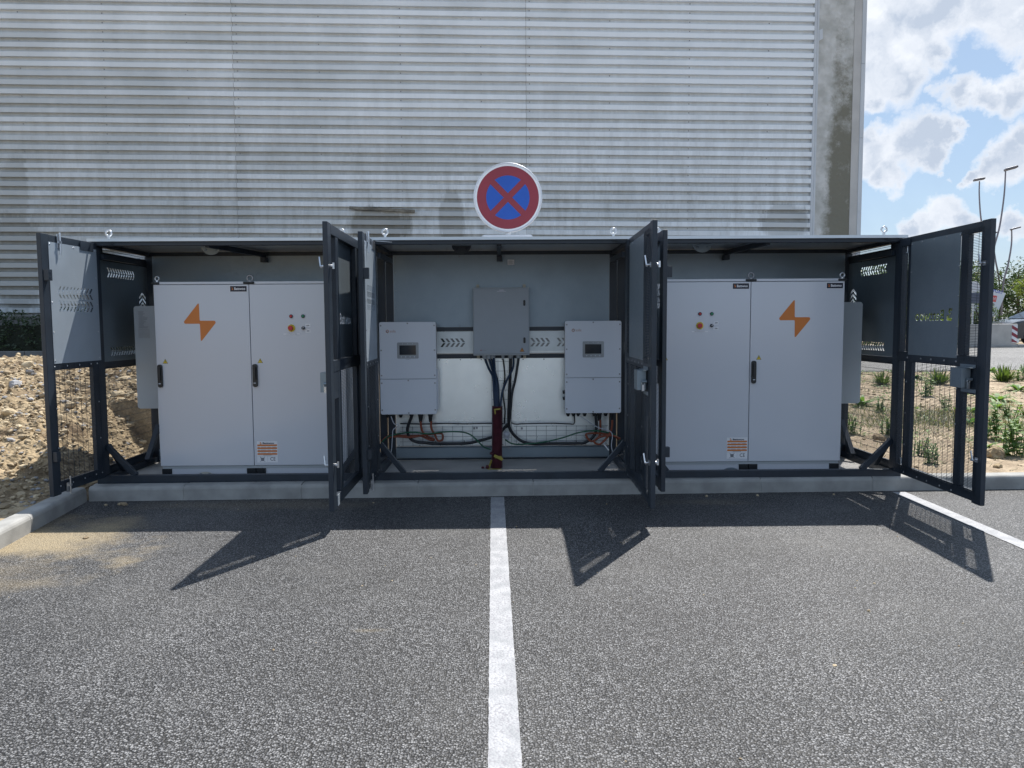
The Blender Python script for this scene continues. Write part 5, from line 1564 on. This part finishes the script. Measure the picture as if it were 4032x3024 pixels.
for i in range(15000):
    k = rnd.random()
    if k < .35: x, y = rnd.gauss(6.2, .85), rnd.gauss(11.0, .55)
    else: x, y = rnd.uniform(4.1, 12), rnd.uniform(7.9, 17.6)
    if x < 4.05 or y < 7.75: continue
    if noise.noise(Vector((x * .8, y * .8, 0))) < .02 and k > .35: continue
    blade(m, (x, y, gz(x, y) - .005), rnd.uniform(0, 6.28), rnd.uniform(.05, .14), .008, rnd.uniform(.4, 1.4), .2, rnd, 2)
m.build('ground_grass', M['greygrass'], kind='stuff', label='thin grey green grass scattered over the soil bank')
m = MB()
for i in range(3500):
    x, y = rnd.uniform(4.1, 12), rnd.uniform(7.8, 17.7)
    blade(m, (x, y, gz(x, y) + .008), rnd.uniform(0, 6.28), rnd.uniform(.08, .28), .007, rnd.uniform(-.02, .18), .1, rnd, 2)
m.build('straw', M['dry'], kind='stuff', label='dry straw lying on the soil bank')
m = MB()
for c_ in range(230):
    cx, cy = rnd.uniform(4.2, 12.5), rnd.uniform(7.9, 17.6); sc = rnd.uniform(.05, .16)
    if noise.noise(Vector((cx * .9 + 7, cy * .9, 2))) < -.15: continue
    for k in range(int(10 + 60 * sc)):
        x, y = cx + rnd.gauss(0, sc * .7), cy + rnd.gauss(0, sc * .7)
        blade(m, (x, y, gz(x, y) + rnd.uniform(0, sc * .5)), rnd.uniform(0, 6.28), sc * rnd.uniform(.35, .8), sc * rnd.uniform(.14, .28), rnd.uniform(0, .9), .3, rnd, 3)
m.build('ground_cover', M['weed'], kind='stuff', label='patchy low green weeds covering the soil bank')
m = MB()
for i in range(3600):
    x, y = rnd.uniform(4.08, 12), rnd.uniform(7.72, 17.7); s = .008 + .028 * rnd.random() ** 3
    rock(m, (x, y, gz(x, y) + s * .1), s, rnd)
m.build('soil_pebbles', M['rock'], kind='stuff', label='pebbles and crumbs of earth on the soil bank')
for i, (x, y, s) in enumerate(((5.5, 8.46, .13), (4.75, 9.6, .10), (8.7, 16.6, .12), (7.3, 17.0, .13), (5.2, 7.95, .05))):
    m = MB(); rock(m, (x, y, gz(x, y) + s * .2), s, rnd, hi=True)
    lb = ['brown clod of earth near the kerb right of the far right door', 'large clod seen low through the right side mesh', 'clod under the road edge seen through the door mesh', 'clod under the road edge by the right post', 'small flat pale stone close behind the kerb on the right'][i]
    tag(m.build('earth_clod', M['rubble']), lb, 'clod')
m = MB()
for (x, y, s) in ((1.95, 7.28, .018), (2.45, 7.30, .014), (-3.6, 7.15, .022), (-3.55, 7.14, .03), (-3.72, 7.13, .02), (.95, 7.0, .01), (3.2, 7.32, .014), (4.5, 5.2, .012), (2.1, 4.3, .010), (-3.3, 6.0, .018), (2.9, 3.9, .012), (1.6, 3.6, .009)):
    rock(m, (x, y, s * .3), s, rnd, hi=True)
for i in range(60): x, y = rnd.uniform(-3.8, 5), rnd.uniform(2.8, 7.2); s = rnd.uniform(.004, .008); rock(m, (x, y, s * .2), s, rnd)
m.build('stray_chips', M['rock'], kind='stuff', label='stray stone chips on the asphalt and along the kerb')

# ------------------------------------------------------------------ beyond the road on the right
bk = empty('concrete_barrier', (17.2, 27.2, .75), 'pale concrete barrier block with red and white marker board', 'barrier block')
m = MB(); m.prism([(16.2, .72), (18.17, .71), (18.18, 1.59), (16.2, 1.60)], 27.0, 27.7); m.build('block', mat('pale_concrete', (.50, .47, .43), .85, var=.1, vscale=3, bump=.2), bk, bevel=.025)
m = MB(); m.box(17.96, 18.16, 26.985, 26.995, .93, 1.55); mk = m.build('marker_board', M['white'], bk)
m = MB()
for k in range(3):
    z = 1.55 - k * .235
    m.prism([(17.961, z), (18.159, z - .12), (18.159, max(.935, z - .235)), (17.961, max(.935, z - .12))] if k < 3 else [], 26.978, 26.984)
m.build('red_stripe', M['signred'], mk)


def lamp(pts, y, head, r, label):
    l = empty('street_lamp', (pts[-1][0], y, gz(20, y)), label, 'street lamp', 'curved lamp masts beyond the road')
    P = [(x, y + .0, z) for (x, z) in pts][::-1]
    P = [(P[0][0] - .0, y, gz(20, y) - .05)] + P
    m = MB(); m.tube(P, r, 8, 5, radii=lambda t: r * (1.25 - .55 * t)); m.build('mast', mat('lamp_mast_grey', (.20, .19, .22), .5, .2), l)
    (xa, za), (xb, zb) = head
    m = MB(); m.bar((xa, y - .1, za), (xb, y - .25, zb), .34, .10); m.build('lamp_head', mat('lamp_head_grey', (.13, .13, .15), .45, .2), l, bevel=.03)


lamp([(22.69, 8.42), (22.67, 7.36), (22.53, 6.0), (22.32, 5.07), (22.24, 4.36), (22.19, 3.36)], 35, ((22.58, 8.46), (23.05, 8.58)), .042, 'tallest and nearest curved lamp mast, its head highest')
lamp([(25.83, 9.26), (25.85, 8.51), (25.99, 7.27), (26.31, 5.82), (26.45, 3.7)], 42, ((25.45, 9.29), (25.95, 9.36)), .045, 'curved lamp mast rising behind the top of the far right door')
lamp([(36.87, 8.29), (36.93, 7.4), (37.12, 6.31), (37.53, 4.2)], 58, ((36.6, 8.34), (37.0, 8.34)), .06, 'lamp mast leaning left just right of the far right door')
lamp([(34.29, 7.86), (34.32, 6.88), (34.16, 5.58), (33.86, 3.94)], 52, ((34.15, 7.84), (34.7, 7.99)), .058, 'rightmost lamp mast leaning right in front of the trees')

ad = empty('advertising_sign', (21.3, 33, .6), 'tilted white advertising board with a shoe beyond the road', 'advertising board')
m = MB(); m.prism([(20.0, 3.38), (21.63, 2.89), (21.27, 1.93), (20.2, 1.70)], 33.0, 33.12); m.build('board', M['white'], ad, bevel=.01)
m = MB(); m.box(21.33, 21.47, 33.2, 33.3, .5, 2.62); m.build('board_leg', M['signalu'], ad)
tx = text_me('INTERSPORT', .19, .002, align='LEFT')
Mt = Matrix.Translation((20.52, 32.99, 3.11)) @ Matrix.Rotation(PI / 2, 4, 'X') @ Matrix.Rotation(-.20, 4, 'Z')
adr = mat('advert_red', (.75, .12, .10), .5); adb = mat('advert_blue', (.08, .12, .45), .5)
xs_ = [v.co.x for v in tx.vertices]; kx = .98 / max(xs_)
t1 = text_me('INTER', .19, .002, align='LEFT'); w1 = max(v.co.x for v in t1.vertices)
m = MB(); m.mesh(t1, Mt @ Matrix.Diagonal((kx, 1, 1, 1))); m.build('lettering', adr, ad)
t2 = text_me('SPORT', .19, .002, align='LEFT')
m = MB(); m.mesh(t2, Mt @ Matrix.Diagonal((kx, 1, 1, 1)) @ Matrix.Translation((w1 + .02, 0, 0))); m.build('lettering', adb, ad)
m = MB(); m.prism([(20.98, 2.83), (21.25, 2.78), (21.20, 2.52), (20.94, 2.56)], 32.985, 32.995); rb = m.build('price_patch', adr, ad)
m = MB(); m.mesh(text_me('22€', .15, .001), Matrix.Translation((21.09, 32.98, 2.66)) @ Matrix.Rotation(PI / 2, 4, 'X') @ Matrix.Rotation(-.15, 4, 'Z')); m.build('price_lettering', M['white'], rb)
m = MB()
for k in range(4): m.box(20.95, 21.17 - .03 * (k % 2), 32.985, 32.995, 2.30 + k * .05, 2.315 + k * .05)
m.build('small_print', M['greytext'], ad)
m = MB(); m.prism(round_poly([(20.50, 2.75), (20.66, 2.75), (20.68, 2.50), (20.85, 2.33), (20.84, 2.22), (20.5, 2.30), (20.42, 2.42)], .03, 3), 32.985, 32.995); sh = m.build('shoe_picture', mat('shoe_grey', (.45, .5, .5), .6), ad)
m = MB(); m.prism([(20.44, 2.32), (20.84, 2.24), (20.85, 2.19), (20.42, 2.26)], 32.975, 32.984); m.prism([(20.5, 2.80), (20.66, 2.80), (20.66, 2.66), (20.5, 2.70)], 32.975, 32.984); m.build('shoe_sole', M['black'], sh)

rs = empty('round_sign', (18.41, 30, .7), 'grey back of a round road sign on a post seen through the door slot', 'road sign')
m = MB(); m.prism([(18.41 + .2 * math.cos(i * PI / 14), 3.06 + .2 * math.sin(i * PI / 14)) for i in range(28)], 29.98, 30); m.build('sign_disc', M['signalu'], rs)
m = MB(); m.box(18.2, 18.66, 29.98, 30.0, 2.40, 2.80); m.build('sign_plate', mat('sign_plate_blue', (.10, .12, .17), .5), rs)
m = MB(); m.cyl((18.42, 30.05, .6), (18.42, 30.05, 3.2), .035, 8); m.build('sign_post', M['signalu'], rs)


def car(x, y, z, L_, H, paint, label, seed=0):
    """side profile lofted across the width, nose to the left"""
    c = empty('parked_car', (x + L_ / 2, y + .9, z), label, 'car', None)
    prof = [(0, .30), (.0, .52), (.04, .62), (.10, .70), (.30, .80), (.62, .92), (1.02, .99), (1.30, 1.02)]
    k = L_ / 4.2
    low = [(0.02, .25), (.0, .45), (.03, .62), (.12, .74), (.5, .88), (1.0, .98), (1.25, 1.0), (3.6, 1.02), (3.95, .98), (4.15, .80), (4.2, .5), (4.15, .25)]
    m = MB(); sec = [(0.0, .86), (.06, .96), (.25, 1.0), (1.55, 1.0), (1.74, .96), (1.8, .86)]
    vs = []
    for (w, sc) in sec:
        for (px, pz) in low: vs.append((x + (2.1 + (px - 2.1) * (sc if w in (0., 1.8) else 1)) * k, y + w, z + pz * H / 1.5 * (.98 if w in (0., 1.8) and pz > .7 else 1)))
    n = len(low)
    fs = [(i * n + j, (i + 1) * n + j, (i + 1) * n + (j + 1) % n, i * n + (j + 1) % n) for i in range(len(sec) - 1) for j in range(n)]
    fs += [tuple(reversed(range(n))), tuple(range((len(sec) - 1) * n, len(sec) * n))]
    m.add(vs, fs, False); body = m.build('body', paint, c, bevel=.02)
    top = [(1.02, 1.0), (1.85, 1.43), (2.3, 1.50), (3.1, 1.48), (3.75, 1.32), (4.02, 1.0)]
    vs = []
    for (w, ins) in ((.08, 0), (.26, 1), (1.54, 1), (1.72, 0)):
        for (px, pz) in top: vs.append((x + px * k, y + w if pz < 1.1 or not ins else y + w, z + (pz if ins or pz < 1.1 else pz - .05) * H / 1.5))
    n = len(top)
    m = MB(); fs = [(i * n + j, (i + 1) * n + j, (i + 1) * n + j + 1, i * n + j + 1) for i in range(3) for j in range(n - 1)] + [tuple(reversed(range(n))), tuple(range(3 * n, 4 * n))]
    m.add(vs, fs); m.build('cabin', M['glass'], c, bevel=.02)
    m = MB(); r0 = [(1.80, 1.425), (2.3, 1.515), (3.1, 1.495), (3.78, 1.33)]
    vs = []
    for w in (.24, 1.56):
        for (px, pz) in r0: vs.append((x + px * k, y + w, z + pz * H / 1.5))
    m.add(vs, [(j, 4 + j, 5 + j, j + 1) for j in range(3)])
    for (a_, b_) in (((1.04, 1.02), (1.84, 1.44)), ((2.42, 1.03), (2.42, 1.50)), ((3.78, 1.33), (4.0, 1.03))): m.bar((x + a_[0] * k, y + .06, z + a_[1] * H / 1.5), (x + b_[0] * k, y + .2, z + b_[1] * H / 1.5), .05, .06)
    m.build('roof', paint, c)
    m = MB(); m.box(x + 1.25 * k, x + 1.42 * k, y - .16, y + .02, z + 1.0 * H / 1.5, z + 1.13 * H / 1.5); m.build('wing_mirror', paint, c, bevel=.02)
    for px in (.95, 3.35):
        for w in (.0, 1.62):
            m = MB(); m.cyl((x + px * k, y + w - .01, z + .31), (x + px * k, y + w + .19, z + .31), .31, 20); wl = m.build('wheel', M['rubber'], c)
            m = MB(); m.cyl((x + px * k, y + w - .022, z + .31), (x + px * k, y + w - .012, z + .31), .2, 14); m.build('rim', M['signalu'], wl)
    m = MB(); m.box(x - .005 * k, x + .12, y + .08, y + .42, z + .55, z + .68); m.build('headlight', M['glass'], c, bevel=.02)
    return c


car(19.62, 30.0, gz(20, 30) + .01, 5.0, 1.56, mat('dark_grey_car_paint', (.035, .04, .048), .2, coat=.6), 'dark grey car half hidden behind the barrier at the right edge')
car(23.0, 40.0, gz(20, 40), 4.1, 1.42, mat('pale_blue_car_paint', (.45, .60, .72), .25, coat=.6), 'pale blue car roof showing above the low shrubs')

# trees and shrubs
def tree(name, x, y, h, w, mt, n, size, seed, label, group=None):
    t = empty(name, (x, y, gz(x, y)), label, 'tree' if name.endswith('tree') else 'shrub', group)
    rnd = random.Random(seed); z0 = gz(x, y); bxs = []
    for i in range(13):
        a_ = rnd.uniform(0, 6.28); r_ = w * .38 * rnd.random() ** .5; zz = z0 + h * rnd.uniform(.30, .80)
        q = 1 - abs((zz - z0) / h - .5) * .9
        bxs.append((x + math.cos(a_) * r_ * q * 1.15, y + math.sin(a_) * r_ * q, zz, w * rnd.uniform(.16, .27), w * rnd.uniform(.16, .27), h * rnd.uniform(.11, .19)))
    bxs.append((x, y, z0 + h * .88, w * .18, w * .18, h * .12)); bxs.append((x, y, z0 + h * .22, w * .42, w * .4, h * .2))
    leafmass('crown', mt, bxs, n, size, seed, t)
    m = MB(); m.tube([(x, y, z0 - .1), (x + .1, y, z0 + h * .3), (x - .05, y, z0 + h * .6), (x, y, z0 + h * .85)], .12, 7, 2, radii=lambda q: (.035 * h) * (1 - .8 * q) * .55)
    for i in range(6):
        a_ = rnd.uniform(0, 6.28); zz = z0 + h * rnd.uniform(.3, .6)
        m.tube([(x, y, zz), (x + math.cos(a_) * w * .2, y + math.sin(a_) * w * .2, zz + h * .12), (x + math.cos(a_) * w * .36, y + math.sin(a_) * w * .36, zz + h * .22)], .05, 5, 2, radii=lambda q: .012 * h * (1 - .7 * q))
    m.build('trunk', M['bark'], t)
    return t


TR = [(29.2, 52, 5.6, 5.0, 'leafdark', 'dark tree seen through the left slot of the far right door'), (31.6, 54, 6.0, 4.6, 'leafmid', 'mid green tree behind the tallest lamp mast'),
      (34.5, 56, 5.9, 3.6, 'leafdark', 'dark round-topped tree between the lamp masts'), (37.6, 56, 6.0, 5.5, 'leafdark', 'dark tree at the right picture edge'),
      (32.6, 46, 4.9, 4.0, 'leaflight', 'yellow-green tree in front of the dark trees at the right edge'), (26.4, 52, 5.4, 5.0, 'leafmid', 'mid green tree mostly behind the sheet of the far right door'),
      (41, 58, 6.2, 6, 'leafmid', 'outermost green tree at the far right'), (24.0, 54, 5.6, 5, 'leafdark', 'dark tree behind the right post of the cage'), (35.8, 48, 4.4, 3.4, 'leafmid', 'green tree low at the right picture edge')]
for i, (x, y, h, w, mm, lb) in enumerate(TR):
    tree('broadleaf_tree', x, y, h + .1, w, M[mm], 7500, .15, 100 + i, lb)
SH = [(15.9, 30.5, 1.9, 1.9, 'leaflight', 'yellow-green shrub seen through the slot below the round sign'), (18.3, 31.5, 1.4, 2.2, 'leafmid', 'shrub behind the barrier left of the advertising board'),
      (14.2, 28.6, 1.5, 2.0, 'leafmid', 'shrub behind the sheet of the far right door'), (20.4, 32.2, 1.35, 2.2, 'leafdark', 'dark low shrub in front of the advertising board'),
      (21.8, 34.5, 1.2, 2.0, 'leafmid', 'low shrub beside the pale blue car'), (12.9, 28.0, 1.8, 1.8, 'leafmid', 'shrub seen through the left slot of the far right door'), (16.2, 27.6, 1.1, 1.3, 'leaflight', 'pale bush at the left end of the barrier block'), (19.9, 31.9, 2.3, 1.2, 'leafmid', 'tall thin shrub overlapping the left side of the advertising board')]
for i, (x, y, h, w, mm, lb) in enumerate(SH):
    tree('roadside_shrub', x, y, h, w, M[mm], 2600, .075, 200 + i, lb)
leafmass('distant_wood', M['leafdark'], [(-10 + 14 * i, 75, 1.5, 9, 4, 4.6 + (i % 3) * .5) for i in range(8)], 16000, .4, 9, kind='stuff')
bpy.data.objects['distant_wood']['label'] = 'distant mass of trees along the horizon'
